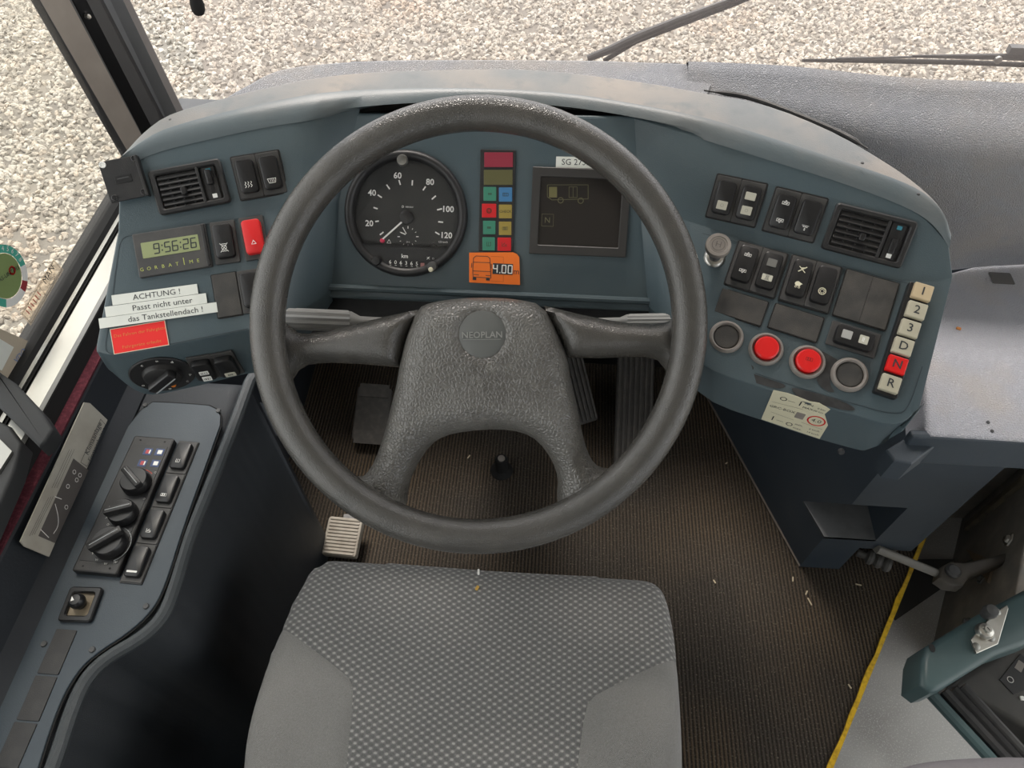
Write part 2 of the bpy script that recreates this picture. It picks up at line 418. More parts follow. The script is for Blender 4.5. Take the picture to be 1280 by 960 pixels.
def carpet_material():
    m = bpy.data.materials.new('ribbed_carpet'); m.use_nodes = True; t = m.node_tree; b = t.nodes['Principled BSDF']; b.inputs['Roughness'].default_value = .95; b.inputs['Specular IOR Level'].default_value = .1
    tc = t.nodes.new('ShaderNodeTexCoord'); wv = t.nodes.new('ShaderNodeTexWave'); wv.bands_direction = 'X'; wv.wave_profile = 'SIN'
    wv.inputs['Scale'].default_value = 2*math.pi/20/.0075; wv.inputs['Distortion'].default_value = .6; wv.inputs['Detail Scale'].default_value = 20; wv.inputs['Detail'].default_value = 1
    n1 = t.nodes.new('ShaderNodeTexNoise'); n1.inputs['Scale'].default_value = 320; n1.inputs['Detail'].default_value = 2
    n2 = t.nodes.new('ShaderNodeTexNoise'); n2.inputs['Scale'].default_value = 3.2; n2.inputs['Detail'].default_value = 5
    for x in (wv, n1, n2): t.links.new(tc.outputs['Object'], x.inputs['Vector'])
    def mixc(f, a, bb):
        x = t.nodes.new('ShaderNodeMix'); x.data_type = 'RGBA'; t.links.new(f, x.inputs[0])
        for s, v in ((6, a), (7, bb)):
            if isinstance(v, tuple): x.inputs[s].default_value = (*v, 1)
            else: t.links.new(v, x.inputs[s])
        return x.outputs[2]
    def rng(f, lo, hi):
        r = t.nodes.new('ShaderNodeMapRange'); r.inputs[1].default_value = lo; r.inputs[2].default_value = hi; t.links.new(f, r.inputs[0]); return r.outputs[0]
    base = mixc(rng(n2.outputs[0], .4, .65), (.060, .052, .044), (.105, .078, .052))
    rib = mixc(rng(wv.outputs[0], .1, .7), (.030, .027, .023), base)
    fin = mixc(rng(n1.outputs[0], .58, .75), rib, (.17, .15, .12))
    t.links.new(fin, b.inputs['Base Color'])
    bp = t.nodes.new('ShaderNodeBump'); bp.inputs['Distance'].default_value = .003; bp.inputs['Strength'].default_value = .8
    ad = t.nodes.new('ShaderNodeMath'); ad.operation = 'ADD'; t.links.new(wv.outputs[0], ad.inputs[0]); t.links.new(n1.outputs[0], ad.inputs[1])
    t.links.new(ad.outputs[0], bp.inputs['Height']); t.links.new(bp.outputs[0], b.inputs['Normal']); return m
CARPET = carpet_material()
VINYL = mat('speckled_vinyl_floor', (.42, .415, .405), .5, noise=[(5, (.32, .31, .30), .45, .7), (350, (.52, .52, .50), .55, .65)], speck=(700, (.6, .6, .58), .68), bump=('noise', 300, .2))
# driver's platform: its right edge follows the yellow strip
e0 = onz(1139, 716, 0); e1 = onz(1040, 960, 0); ed = (e0-e1).normalized()
ea = e1-ed*1.2; eb = e0+ed*.36
put('floor', prism([(-.62, -1.0), (ea.x, ea.y), (eb.x, eb.y), (eb.x, 1.13), (-.62, 1.13)], -.18, 0), CARPET, label='dark brown ribbed carpet on the driver platform', cat='floor', kind='structure')
put('floor_aisle', box(-.66, 1.72, -3, 1.13, -.30, -.16), VINYL, label='grey speckled vinyl floor of the entrance aisle', cat='floor', kind='structure')
# yellow edge of the platform: a strip with a worn wavy inner side
nn = Vector((-ed.y, ed.x, 0)); pts_o, pts_i = [], []
for k in range(61):
    p = ea + (eb-ea)*k/60; wv = .0075+.0012*math.sin(k*2.3)+.0010*math.sin(k*5.1)
    pts_o.append((p.x-nn.x*.001, p.y-nn.y*.001)); pts_i.append((p.x+nn.x*wv, p.y+nn.y*wv))
YEL = mat('yellow_edge', (.72, .45, .015), .45, noise=(120, (.45, .27, .01), .45, .7))
put('trim_1', prism(pts_o+pts_i[::-1], -.02, .004), YEL, label='yellow edging strip along the carpeted platform', cat='edge strip', kind='structure')

# front end: toe board, body panel under the windscreen
put('wall_front', box(-.72, 1.74, 1.13, 1.20, -.5, .66), BLACK, label='black toe board and front panel below the dashboard', cat='wall', kind='structure')
CEIL = mat('pale_ceiling', (.68, .68, .66), .7)
WALLC = mat('cab_wall_dark', (.016, .020, .026), .55, bump=('noise', 300, .2))
put('ceiling', box(-.74, 1.76, -3.1, 1.2, 1.95, 2.0), CEIL, label='pale ceiling panel above the driver', cat='ceiling', kind='structure')
put('wall_rear', box(-.74, 1.76, -3.12, -3.05, -.5, 2.0), CEIL, label='pale rear bulkhead of the bus interior', cat='wall', kind='structure')
# left side: body below the windows, then profile strips taken along the sill
def strip(name, prof, m, y0=-3.0, y1=.98, **k):
    return put(name, ([Vector((x, y, z)) for y in (y0, y1) for x, z in prof], [[i, i+1, len(prof)+i+1, len(prof)+i] for i in range(len(prof)-1)]), m, **k)
put('wall_left', join(box(-.74, -.69, -3.05, 1.15, -.5, .60), prism([(-.74, -3.05), (-.574, -3.05), (-.574, 1.13), (-.74, 1.13)], -.16, .56)), WALLC, kind='structure', label='dark side wall below the driver window', cat='wall')
strip('trim_2', [(-.570, .55), (-.574, .60), (-.593, .615), (-.605, .668), (-.608, .672), (-.640, .660)], WALLC, kind='structure', label='dark blue moulded lower window ledge along the console', cat='trim', solid=.004)
strip('trim_3', [(-.6025, .6735), (-.6185, .6765)], MAROON, kind='structure', label='maroon carpet strip along the window ledge', cat='trim', solid=.004)
strip('trim_4', [(-.6175, .677), (-.6215, .699), (-.624, .700)], RUBBER, kind='structure', label='black rubber band below the aluminium sill', cat='trim', solid=.004)
strip('trim_5', [(-.6215, .700), (-.6250, .7025), (-.6455, .7055), (-.648, .703)], ALU, kind='structure', label='bright brushed aluminium window sill', cat='trim', solid=.004)
strip('trim_6', [(-.646, .704), (-.647, .699), (-.656, .699), (-.657, .706)], RUBBER, kind='structure', label='black rubber channel beside the aluminium sill', cat='trim', solid=.004)
strip('trim_7', [(-.657, .706), (-.664, .707), (-.665, .704)], ALU, kind='structure', label='thin bright metal guide rail of the sliding window', cat='trim', solid=.003)
strip('trim_8', [(-.664, .705), (-.668, .712), (-.690, .714), (-.692, .70)], RUBBER, kind='structure', label='black lower seal of the driver side window', cat='trim', solid=.004)
GLS = glassmat('side_glass', (.96, .95, .92), dust=.02)
GLW = glassmat('windscreen_glass', (.97, .95, .94), dust=.03, dustcol=(.95, .86, .82))
put('window_1', box(-.682, -.677, -1.0, .92, .71, 1.85), GLS, kind='structure', label='clear sliding driver side window pane', cat='window')
put('window_2', box(-.62, 1.72, 1.145, 1.151, .66, 1.95), GLW, kind='structure', label='large dusty windscreen', cat='window')
put('wall_left_upper', join(box(-.74, -.68, -3.05, 1.2, 1.84, 1.97), box(-.74, -.68, -1.05, -.95, .70, 1.97)), WALLC, kind='structure', label='dark window header of the driver side', cat='wall')
put('window_3', box(-.70, -.695, -3.05, -1.05, .72, 1.84), GLS, kind='structure', label='passenger side window behind the driver', cat='window')
put('wall_right', join(box(1.70, 1.76, -3.05, -.6, -.5, .60), box(1.70, 1.76, -3.05, 1.2, 1.8, 1.97), box(1.70, 1.76, -.65, -.55, -.5, 1.9), box(1.70, 1.76, 1.05, 1.2, -.5, 1.9)), WALLC, kind='structure', label='dark right side wall of the bus', cat='wall')
put('door_1', box(1.72, 1.73, -.55, 1.05, -.45, 1.8), GLS, kind='structure', label='glazed entrance door', cat='door')

# A-pillar between side window and windscreen: long strips between sight lines on a slanted plane
pa, pb = Vector((-.692, .86, 0)), Vector((-.625, 1.13, 0)); pn = Vector((-(pb-pa).y, (pb-pa).x, 0)).normalized()
edges_px = [((38, 0), (147, 187)), ((47, 0), (153, 182)), ((84, 0), (173, 166)), ((92, 0), (176, 162)), ((104, 0), (184, 155)), ((120, 0), (196, 147)), ((128, 0), (203, 142)), ((147, 0), (213, 136)), ((162, 0), (224, 128))]
ed3 = []
for t_, b_ in edges_px:
    T = onp(*t_, pa, pn); B = onp(*b_, pa, pn); d = (T-B)/(T.z-B.z); ed3.append((B+d*(.60-B.z), B+d*(1.95-B.z)))
lifts = [0, .004, .004, -.006, .006, .006, -.004, .010, 0]
PB = mat('pillar_dark_edge', (.05, .05, .05), .6)
pm = [PB, PILLAR, PB, BLACKG, PB, BLACK, PILLARG, mat('pillar_brown', (.115, .105, .10), .6)]
pil = thing('window_pillar', ed3[4][0], 'dark window pillar of beige, black and grey vertical strips beside the windscreen', 'pillar', kind='structure')
nm = ['edge_strip', 'beige_panel', 'guide_channel', 'guide_rail', 'guide_channel', 'seal_strip', 'grey_panel', 'windscreen_edge']
if pn.dot(CAM-pa) < 0: pn = -pn
for k in range(8):
    a0, a1 = ed3[k]; b0, b1 = ed3[k+1]; la, lb = pn*lifts[k], pn*lifts[k+1]; bk = (Vector((a0.x, a0.y, 0))-Vector((CAM.x, CAM.y, 0))).normalized()*.035
    V = [a0+la, b0+lb, b0+bk, a0+bk, a1+la, b1+lb, b1+bk, a1+bk]
    put(nm[k], (V, [[0, 1, 5, 4], [1, 2, 6, 5], [2, 3, 7, 6], [3, 0, 4, 7], [0, 3, 2, 1], [4, 5, 6, 7]]), pm[k], pil)
fs = Fr(pa, pn, Vector((0, 0, 1)))
put('screw', mv(lathe([(0, .003), (.0022, .0028), (.0035, .001), (.0035, -.004)], 12)), STEEL, pil, fs.Mp(106, 20, .006))

# ================================================================== DASHBOARD
PRC = dep(862, 278, .80); PLC = dep(340, 262, .80)
hR = Vector((math.cos(R(17)), -math.sin(R(17)), 0)); hL = Vector((math.cos(R(18)), math.sin(R(18)), 0))
RU = Fr(PRC, nrm(40, 17), hR); RL = Fr(PRC, nrm(65, 17), hR)
LU = Fr(PLC, nrm(45, -18), hL); LL = Fr(PLC, nrm(58, -18), hL)
IP = Fr(dep(508, 268, .835), nrm(42, 0))
RB = Fr(RL.pt(960, 487), nrm(-4, 17), hR)                      # lips below the wings
LB = Fr(LL.pt(220, 430), nrm(-6, -18), hL)
dash = thing('dashboard', Vector((0, .75, .80)), 'large teal bus dashboard with switch wings on both sides of the instrument panel', 'dashboard')

def wing(name, cols, fu, fl, fb, cap, m):
    """columns of pixels: hood crest, hood edge, crease, lower edge, lip bottom; the first column lies on the instrument panel"""
    rows = []
    for k, (p1, p0, c_, b_, l_) in enumerate(cols):
        e0_ = IP.pt(*p0)-IP.n*.001 if k == 0 else fu.pt(*p0)
        a = onz(*p1, e0_.z+(.008 if k < len(cols)-1 else .006))
        if k: e0_ = fu.pt(p0[0], p0[1]+7)
        a = e0_+Vector((0, .03, .002))
        if k == 0: q = [e0_, IP.pt(*c_), IP.pt(*b_), IP.pt(*l_)-IP.n*.01]; back = q[-1]+Vector((0, .12, 0))
        else:
            q = [e0_, fu.pt(*c_), fl.pt(*b_), fb.pt(*l_)]; back = q[-1]+Vector((0, .16, .02))
        rows.append([a+Vector((0, .015, -.012)), a]+q+[back])
    rows = [catmull([r[i] for r in rows], 4) for i in range(7)]
    rows = [list(c) for c in zip(*rows)]
    e = rows[-1]; c = sum(e, Vector())/7
    rows.append([p+cap+(c-p)*.10 for p in e])
    V, Fc = sheet(rows); n = len(rows[-1]); k = len(V)-n
    Fc.append([k+i for i in range(n)])
    return put(name, (V, Fc), m, dash, smooth=True, bevel=(.009, 4, 14), sharp=70)
wing('right_wing', [((790, 129), (790, 146), (800, 262), (810, 380), (812, 392)), ((855, 141), (855, 159), (862, 277), (868, 450), (870, 488)), ((960, 171), (960, 191), (960, 309), (960, 487), (962, 529)), ((1080, 210), (1080, 231), (1080, 341), (1055, 515), (1062, 560)), ((1150, 239), (1146, 259), (1158, 352), (1118, 530), (1088, 561)), ((1183, 275), (1186, 298), (1191, 347), (1150, 510), (1128, 540))], RU, RL, RB, Vector((.004, .09, -.01)), TEAL)
wing('left_wing', [((450, 113), (450, 134), (424, 250), (414, 364), (413, 378)), ((385, 119), (385, 142), (376, 256), (352, 404), (356, 459)), ((330, 129), (330, 151), (330, 264), (305, 413), (308, 468)), ((235, 153), (235, 172), (235, 279), (220, 430), (230, 487)), ((180, 175), (180, 189), (178, 288), (150, 443), (180, 493)), ((153, 196), (149, 213), (147, 290), (119, 438), (134, 462))], LU, LL, LB, Vector((-.004, .09, -.01)), TEAL)

# instrument panel between the wings, set back
ipts = [IP.loc(*q) for q in ((385, 140), (880, 145), (862, 392), (398, 372))]
put('instrument_panel', prism(ipts, -.05, 0, .004), TEAL, dash, IP.M(IP.P))
lip = [IP.loc(x, y) for x, y in ((400, 358), (850, 378))]
put('panel_lip', tube([IP.at(*lip[0], .002), IP.at(*lip[1], .002)], .004, 8), TEAL, dash, smooth=True)
# plinth closing the dark space under the panel
put('under_panel', (lambda a, b, c, d: ([a, b, c, d, a+Vector((0, .3, -.1)), b+Vector((0, .3, -.1)), c+Vector((0, .3, -.1)), d+Vector((0, .3, -.1))], [[0, 1, 2, 3], [0, 4, 5, 1], [1, 5, 6, 2], [2, 6, 7, 3], [3, 7, 4, 0], [4, 7, 6, 5]]))(*[IP.at(*IP.loc(*q), -.045) for q in ((340, 140), (900, 145), (890, 420), (360, 430))]), BLACK, dash)

# hood over the panel: rows of points front to back
h0 = [(149, 207), (165, 196), (200, 181), (260, 166), (330, 151), (400, 140), (480, 131), (560, 127), (640, 128), (720, 135), (800, 148), (880, 166), (960, 191), (1040, 216), (1110, 241), (1150, 260), (1172, 279), (1187, 302)]
h1 = [(152, 196), (172, 180), (205, 162), (262, 145), (334, 128), (404, 116), (482, 111), (560, 110), (640, 112), (720, 118), (800, 131), (880, 147), (960, 171), (1040, 197), (1112, 221), (1156, 242), (1180, 268), (1189, 296)]
h2 = [(158, 188), (180, 164), (212, 142), (270, 124), (340, 107), (410, 94), (485, 88), (560, 86), (640, 85), (720, 91), (800, 101), (880, 115), (960, 131), (1040, 163), (1108, 202), (1148, 231), (1174, 258), (1190, 292)]
cap = [[], [], [], []]; topr = [[], [], []]
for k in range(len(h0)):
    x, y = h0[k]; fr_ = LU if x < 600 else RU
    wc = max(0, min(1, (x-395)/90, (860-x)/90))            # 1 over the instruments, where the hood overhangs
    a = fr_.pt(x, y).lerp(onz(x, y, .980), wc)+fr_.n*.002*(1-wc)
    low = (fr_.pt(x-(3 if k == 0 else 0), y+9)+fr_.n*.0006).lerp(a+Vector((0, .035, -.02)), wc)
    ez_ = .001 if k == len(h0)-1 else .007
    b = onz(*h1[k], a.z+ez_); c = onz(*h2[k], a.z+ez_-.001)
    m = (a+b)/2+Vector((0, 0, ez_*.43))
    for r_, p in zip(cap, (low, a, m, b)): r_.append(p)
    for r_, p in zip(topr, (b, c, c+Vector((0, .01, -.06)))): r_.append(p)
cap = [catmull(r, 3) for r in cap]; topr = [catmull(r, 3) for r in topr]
put('hood_edge', sheet(cap), mat('teal_dust_sheen_edge', (.120, .148, .160), .34, noise=(12, (.165, .175, .175), .45, .75), bump=('noise', 900, .2)), dash, smooth=True, sharp=75)  # lighter teal: the shoulder's sheen is painted into the colour, along with dust
put('hood_top', sheet(topr), TEALD, dash, smooth=True, bevel=(.004, 3, 15), sharp=80)
for q in ((213, 150), (306, 130), (1078, 204), (1148, 243)):
    put('rivet', lathe([(0, .0012), (.0016, .0008), (.0018, 0)], 8), BLACK, dash, Matrix.Translation(onz(*q, .984)))
# outer dash top that runs on to the right and drops to the shelf
bk = [(255, 140), (285, 118), (312, 103), (345, 87), (395, 79), (473, 74), (560, 73), (650, 73), (747, 74), (830, 77), (900, 80), (986, 85), (1079, 95), (1128, 100), (1200, 103), (1280, 106), (1420, 112)]
fr2 = [(250, 150), (285, 140), (330, 130), (380, 112), (430, 102), (490, 98), (560, 96), (640, 96), (720, 102), (800, 112), (880, 126), (940, 140), (1010, 165), (1070, 195), (1120, 225)]
zb = .956
r0 = [onz(x, y, zb-(.002 if k == 10 else 0)) for k, (x, y) in enumerate(bk)]
rA = [p+Vector((0, .03, -.16)) for p in r0]
rB = []
for k, (x, y) in enumerate(bk):
    if k < len(fr2): rB.append(onz(*fr2[k], .950-(.004 if k == 10 else 0)))
    elif k == 15: rB.append(onz(1280, 165, .945))
    else: rB.append(onz(1430, 170, .945))
DR = mat('dash_light_vinyl', (.22, .21, .20), .5, noise=[(6, (.33, .30, .27), .42, .7)], bump=('grain', 420, .6))
put('dash_rear_edge', sheet([catmull(rA[:11], 3), catmull(r0[:11], 3), catmull(rB[:11], 3)]), DASH, dash, smooth=True, bevel=(.006, 3, 15), sharp=80)
cols = []
for xs, ys in (((858, 860, 864, 870, 876, 882, 888), (79, 106, 136, 164, 195, 230, 258)), ((897, 902, 905, 915, 925, 935, 940), (80, 108, 138, 165, 195, 230, 260)), ((985, 990, 995, 1000, 1005, 1010, 1010), (85, 112, 145, 178, 215, 255, 290)), ((1079, 1082, 1085, 1088, 1090, 1092, 1092), (95, 122, 158, 195, 235, 280, 318)), ((1150, 1152, 1155, 1158, 1160, 1162, 1164), (101, 128, 165, 205, 248, 295, 338)), ((1215, 1216, 1218, 1219, 1220, 1221, 1221), (103, 132, 170, 210, 253, 298, 334)), ((1280, 1282, 1285, 1287, 1288, 1290, 1290), (106, 136, 175, 215, 256, 300, 330)), ((1370, 1375, 1380, 1385, 1390, 1392, 1392), (110, 140, 180, 220, 260, 302, 332)), ((1600, 1620, 1640, 1650, 1660, 1670, 1670), (120, 150, 190, 230, 270, 312, 342))):
    zz = (.955, .948, .93, .90, .86, .80, .722); cols.append([onz(a, b, z) for a, b, z in zip(xs, ys, zz)])
cols[-1] = [Vector((1.10, p.y, p.z)) for p in cols[-2]]; cols.append([Vector((1.66, p.y+.01, p.z)) for p in cols[-2]])
cols = [catmull([c[0]+Vector((0, .02, -.14))]+c, 3) for c in cols]
rowsT = [[c[i] for c in cols] for i in range(len(cols[0]))]
put('dash_top', sheet([catmull(r, 3) for r in rowsT]), DASH, dash, smooth=True, sharp=80)
# gasket between hood and dash top
put('gasket', tube(catmull([onz(x, y, .972) for x, y in ((880, 113), (933, 121), (986, 139), (1050, 166), (1085, 186))], 4), [.001]*2+[.003]*13+[.001]*2, 8), BLACK, dash, smooth=True)
# vent slots along the rear edge
for k in range(9):
    c = onz(1132+k*19.5, 104.0+k*.76, .9548)
    put('vent_slot', prism(rrect(.013, .0045, .002), -.004, .0015), BLACKG, dash, Matrix.Translation(c))
# shelf to the right
sh = [(1150, 340), (1180, 342), (1221, 331), (1290, 328), (1600, 332), (1600, 575), (1280, 552), (1164, 545), (1158, 540)]
shp = [tuple(onz(x, y, .72).xy) for x, y in sh]; shp[4] = (1.66, shp[3][1]); shp[5] = (1.66, shp[6][1]+.001)
put('shelf', prism(shp, .665, .72, .006, 3), mat('grained_shelf_vinyl', (.42, .43, .48), .45, noise=[(6, (.50, .44, .37), .52, .8)], bump=('grain', 330, .8)), dash, smooth=True, sharp=50)  # lighter copy of the dash vinyl; light from the door put into the colour
fpl = [onz(1140, 545, .718), onz(1140, 545, .718)+Vector((1.2, 0, 0))]
put('shelf_front', (lambda a, b: ([a, b, b+Vector((0, -.004, -.055)), a+Vector((0, -.004, -.055)), a+Vector((0, .01, 0)), b+Vector((0, .01, 0)), b+Vector((0, .01, -.055)), a+Vector((0, .01, -.055))], [[0, 3, 2, 1], [0, 1, 5, 4], [3, 7, 6, 2], [4, 5, 6, 7], [0, 4, 7, 3], [1, 2, 6, 5]]))(*fpl), NAVY, dash, bevel=(.003, 2))
put('shelf_bracket', prism([tuple(onz(x, y, .70).xy) for x, y in ((1108, 562), (1135, 545), (1168, 540), (1172, 556), (1140, 580), (1118, 576))], .66, .70, .003), NAVY, dash)
put('patch', prism(rrect(.030, .022, .002), 0, .0006), mat('dusty_patch', (.12, .115, .11), .6), dash, Matrix.Translation(onz(1252, 348, .7203)))
for q in ((1235, 528), (1240, 539)): put('screw_hole', prism(circ(.0022, 8), 0, .0006), BLACKG, dash, Matrix.Translation(onz(*q, .7203)))

# ---- switches
def frame_line(p, wd): return stroke(p, wd, 0, True)
def arc(cx, cy, r, a0, a1, n=12, ry=None): return [(cx+r*math.cos(R(a0+(a1-a0)*i/n)), cy+(ry or r)*math.sin(R(a0+(a1-a0)*i/n))) for i in range(n+1)]
def sym(kind):
    mm = .001; L = []
    def s(p, wd=.45, c=False): L.append(stroke([(x*mm, y*mm) for x, y in p], wd*mm, 0, c))
    if kind == 'heat':
        for x in (-3, 0, 3): s([(x-.8, -3), (x+.7, -1.4), (x-.7, .2), (x+.8, 2), (x, 3)], .6)
    elif kind == 'screen':
        s([(-5, 2.5), (5, 2.5), (3.6, -2.5), (-3.6, -2.5)], .6, True)
        for x in (-2, 0, 2): s([(x, -1.5), (x+.6, 0), (x, 1.5)], .5)
    elif kind == 'nobeam':
        s(arc(0, 0, 3.2, 0, 360), .6); s([(-5, -6), (5, 6)], .6); s([(-5, 6), (5, -6)], .6); s([(-3, 5), (3, 5)], .6); s([(-3, -5), (3, -5)], .6)
    elif kind == 'tri': s([(-3, -2.4), (3, -2.4), (0, 2.8)], .7, True)
    elif kind == 'box_up' or kind == 'box_dn':
        s([(-4, -1.6), (4, -1.6), (4, 1.6), (-4, 1.6)], .55, True); s([(-2.2, -.6), (-1.2, .6)], .9); s([(1.2, -.6), (2.2, .6)], .9); s([(-.4, 0), (.4, 0)], .9)
        k = 1 if kind == 'box_up' else -1; L.append(([Vector((-1.2*mm, k*2.4*mm, 0)), Vector((1.2*mm, k*2.4*mm, 0)), Vector((0, k*3.6*mm, 0))], [[0, 1, 2] if k > 0 else [2, 1, 0]]))
    elif kind == 'spray':
        s([(-4, 2), (4, 2)], .5)
        for x, y in ((-2, .4), (0, .4), (2, .4), (0, -1.8), (0, -3.4)): s([(x-.5, y), (x+.5, y)], 1)
    elif kind == 'bird':
        s([(-3.5, -3), (3.5, 3.5)], 1.1); s([(-3.6, 2.6), (3.2, -2.8)], .8); s([(-1.5, 1), (1.8, 2)], 1.6)
    elif kind == 'pram':
        L.append(flat([(x*mm, y*mm) for x, y in arc(0, .4, 3.2, 90, 180, 6)+[(-3.2, .4), (-2, -1.6), (2.4, -1.6), (3, .4), (4.6, 1.6)]]))
        for x in (-1.5, 1.8): s(arc(x, -2.8, .9, 0, 360, 8), .6)
    elif kind == 'tyre':
        s(arc(0, 0, 3.6, 0, 360, 20), .9); s(arc(0, 0, 1.9, 0, 360, 14), .5)
        for k in range(8): a = R(45*k); s([(2*math.cos(a), 2*math.sin(a)), (3.6*math.cos(a), 3.6*math.sin(a))], .5)
    elif kind == 'lamp': s(arc(0, 0, 2.2, 0, 360), .4)
    elif kind == 'dotrow':
        for x in (-2, 0, 2): s([(x-.5, .8), (x+.5, .8)], 1.1); s([(x-.5, -.8), (x+.5, -.8)], 1.1)
    elif kind == 'bus': s([(-4, -2.2), (4, -2.2), (4, 2.2), (-4, 2.2)], .6, True); s([(-2, -2), (-2, 2)], .6); s([(1, -2), (1, 2)], .6)
    elif kind == 'frost': s([(-3.4, -2), (3.4, -2)], .5); s([(-2, 2.2), (0, -1.8), (2, 2.2)], .6); s([(-3.4, 2.2), (-3.4, -2)], .5)
    elif kind == 'seat2': s([(-3, 3), (-3, -3), (3, -3), (3, 3)], .6); s([(-.6, 3), (-.6, -2.8)], .6); s([(1.4, 2), (3, 2)], .6)
    elif kind == 'chair': s([(-3.4, 3), (-3.4, -3), (3.4, -3), (3.4, 0)], .6); s([(-2, -1), (1, 2)], .9); s([(1, -1), (2.4, -1)], 1)
    elif kind == 'rowlight': s([(-4, -2), (4, -2), (4, 2), (-4, 2)], .5, True); s([(-1.6, -1.4), (-1.6, 1.4)], 1.2); s([(1.2, -1.4), (1.2, 1.4)], 1.2)
    return join(*L)
SPLATE = {}
def rocker_switch(parent, M, label, syms=(), col=None, W=.0246, H=.0465, tilt=.06, pads=()):
    """plate with a rounded rocker; syms = (kind, x mm, y mm, scale, material), pads = (x, y, w, h in mm, material)"""
    p = put('switch', rbox(W, H, .0022, .0015, .0006), SWPLATE, parent, M, label=label)
    rk = rbox(W*.77, H*.78, .0085, .0042, .002, .0006, 4)
    rk = ([Vector((v.x, v.y, v.z+(v.y*tilt if v.z > .004 else 0))) for v in rk[0]], rk[1])
    put('rocker', rk, col or BLACKG, p, M, smooth=True, sharp=40)
    for x, y, w_, h_, m_ in pads: put('lens', mv(rbox(w_*.001, h_*.001, .0006, .0008, .0003), x*.001, y*.001, .0092+y*.001*tilt), m_, p, M)
    for k in syms:
        put('symbol', mv(sym(k[0]), k[1]*.001, k[2]*.001, .0099+k[2]*.001*tilt, 0, k[3] if len(k) > 3 else 1), k[4] if len(k) > 4 else WHITE, p, M)
    return p
def pair(fr_, quad, labels, specs, parent=dash):
    M, w_, h_ = fr_.quad(quad, .0002)
    put('switch_frame', rbox(w_+.003, h_+.003, .0012, .002, .0005), BLACKG, parent, M)
    for sx, lb, sp in zip((-1, 1), labels, specs):
        Ms = M @ Matrix.Translation((sx*w_/4, 0, .0004))
        rocker_switch(parent, Ms, lb, W=w_/2-.0003, H=h_, **sp)
PALE = mat('pale_lens', (.55, .54, .45), .35); PALEG = mat('grey_lens', (.16, .16, .15), .3)
pair(LU, [(287.5, 197.5), (348, 189), (360, 241), (303, 249)], ['black rocker switch with heating waves symbol', 'black rocker switch with windscreen defrost symbol'], [dict(syms=[('heat', 0, -9)]), dict(syms=[('screen', 0, -9, .9)])])
pair(RU, [(897, 218), (958.6, 231), (942.6, 284), (883.5, 270)], ['black rocker with a pale lower lens', 'black rocker with two pale lenses'], [dict(pads=[(0, -8, 11, 9, PALE)], syms=[('lamp', 0, -8, .7, GREY)]), dict(pads=[(0, 7, 11, 8, PALE), (0, -8, 11, 9, PALE)], syms=[('lamp', 0, -8, .7, GREY)])])
pair(RU, [(970.6, 234), (1033.8, 249.7), (1015.8, 303.6), (954, 286.7)], ['black rocker switch with bus raising symbols above vent row', 'black rocker switch with spray symbol'], [dict(syms=[('box_up', 0, 9, .85), ('box_dn', 0, -9, .85)]), dict(syms=[('spray', 0, -10, .85)])])
pair(RL, [(924, 302.7), (986, 319), (964.8, 371), (905, 356.6)], ['black rocker with suspension symbols beside the round knob', 'black rocker with grey and crossed lens'], [dict(syms=[('box_up', 0, 9, .85), ('box_dn', 0, -9, .85)]), dict(pads=[(0, 8, 10, 9, PALEG), (0, -9, 11, 7, PALE)], syms=[('nobeam', 0, -9, .5, INK)])])
pair(RL, [(991.8, 320), (1051, 335.5), (1034, 391), (972.5, 375)], ['black rocker with pram symbols', 'black rocker with ring symbol'], [dict(syms=[('bird', 0, 9, 1, CREAM), ('pram', 0, -8, 1, CREAM)]), dict(syms=[('tyre', 0, -8, 1, CREAM)])])
# hazard, clock row
M, w_, h_ = LL.quad([(263, 279.5), (292.6, 275), (301.6, 327.6), (269.5, 332)], .0004); rocker_switch(dash, M, 'black rocker with crossed lamp symbol beside the clock', [('nobeam', 0, -8, .8)], W=w_, H=h_)
M, w_, h_ = LL.quad([(299, 274), (328.5, 269), (338, 322), (307, 327.6)], .0004); rocker_switch(dash, M, 'red hazard warning rocker switch', [('tri', 0, -7, .8)], RED, W=w_, H=h_)
M, w_, h_ = LL.quad([(296, 340), (326, 335.5), (336, 388), (305, 393)], .0004); rocker_switch(dash, M, 'black rocker half hidden by the wheel rim', W=w_, H=h_)
def blank(fr_, q, nm='blanking_plate', m=BLANK, split=False):
    M, w_, h_ = fr_.quad(q, .0002); p = put(nm, rbox(w_, h_, .0022, .0012, .0006), m, dash, M)
    put('gap', ring(rrect(w_+.0022, h_+.0022, .0014, 2), rrect(w_-.0002, h_-.0002, .0012, 2), 0, .0008), BLACKG, p, M)
    if split: put('seam', rbox(.0005, h_, .0001, .0002, .00003, .0022), BLACKG, p, M)
    return p
blank(LL, [(265, 345), (294.5, 340.5), (304, 393), (273, 398)])
blank(RL, [(1059, 338.6), (1124.8, 355), (1104, 412), (1039.5, 394.7)], split=True)
blank(RL, [(903, 362), (961, 378), (949, 407), (892, 390.6)])
blank(RL, [(970, 381), (1030, 398), (1019, 427.5), (959, 409.7)])
M, w_, h_ = RL.quad([(1040.6, 401), (1101, 419), (1092, 448), (1030, 430.7)], .0003)
rocker_switch(dash, M @ Matrix.Rotation(R(90), 4, 'Z'), 'black rocker lying sideways with two pale lenses', [('dotrow', 0, -8, .8, WHITE)], W=h_, H=w_, pads=[(0, 8.5, 9, 10, mat('silver_lens', (.42, .42, .40), .3)), (0, -8.5, 9, 9, PALE)])
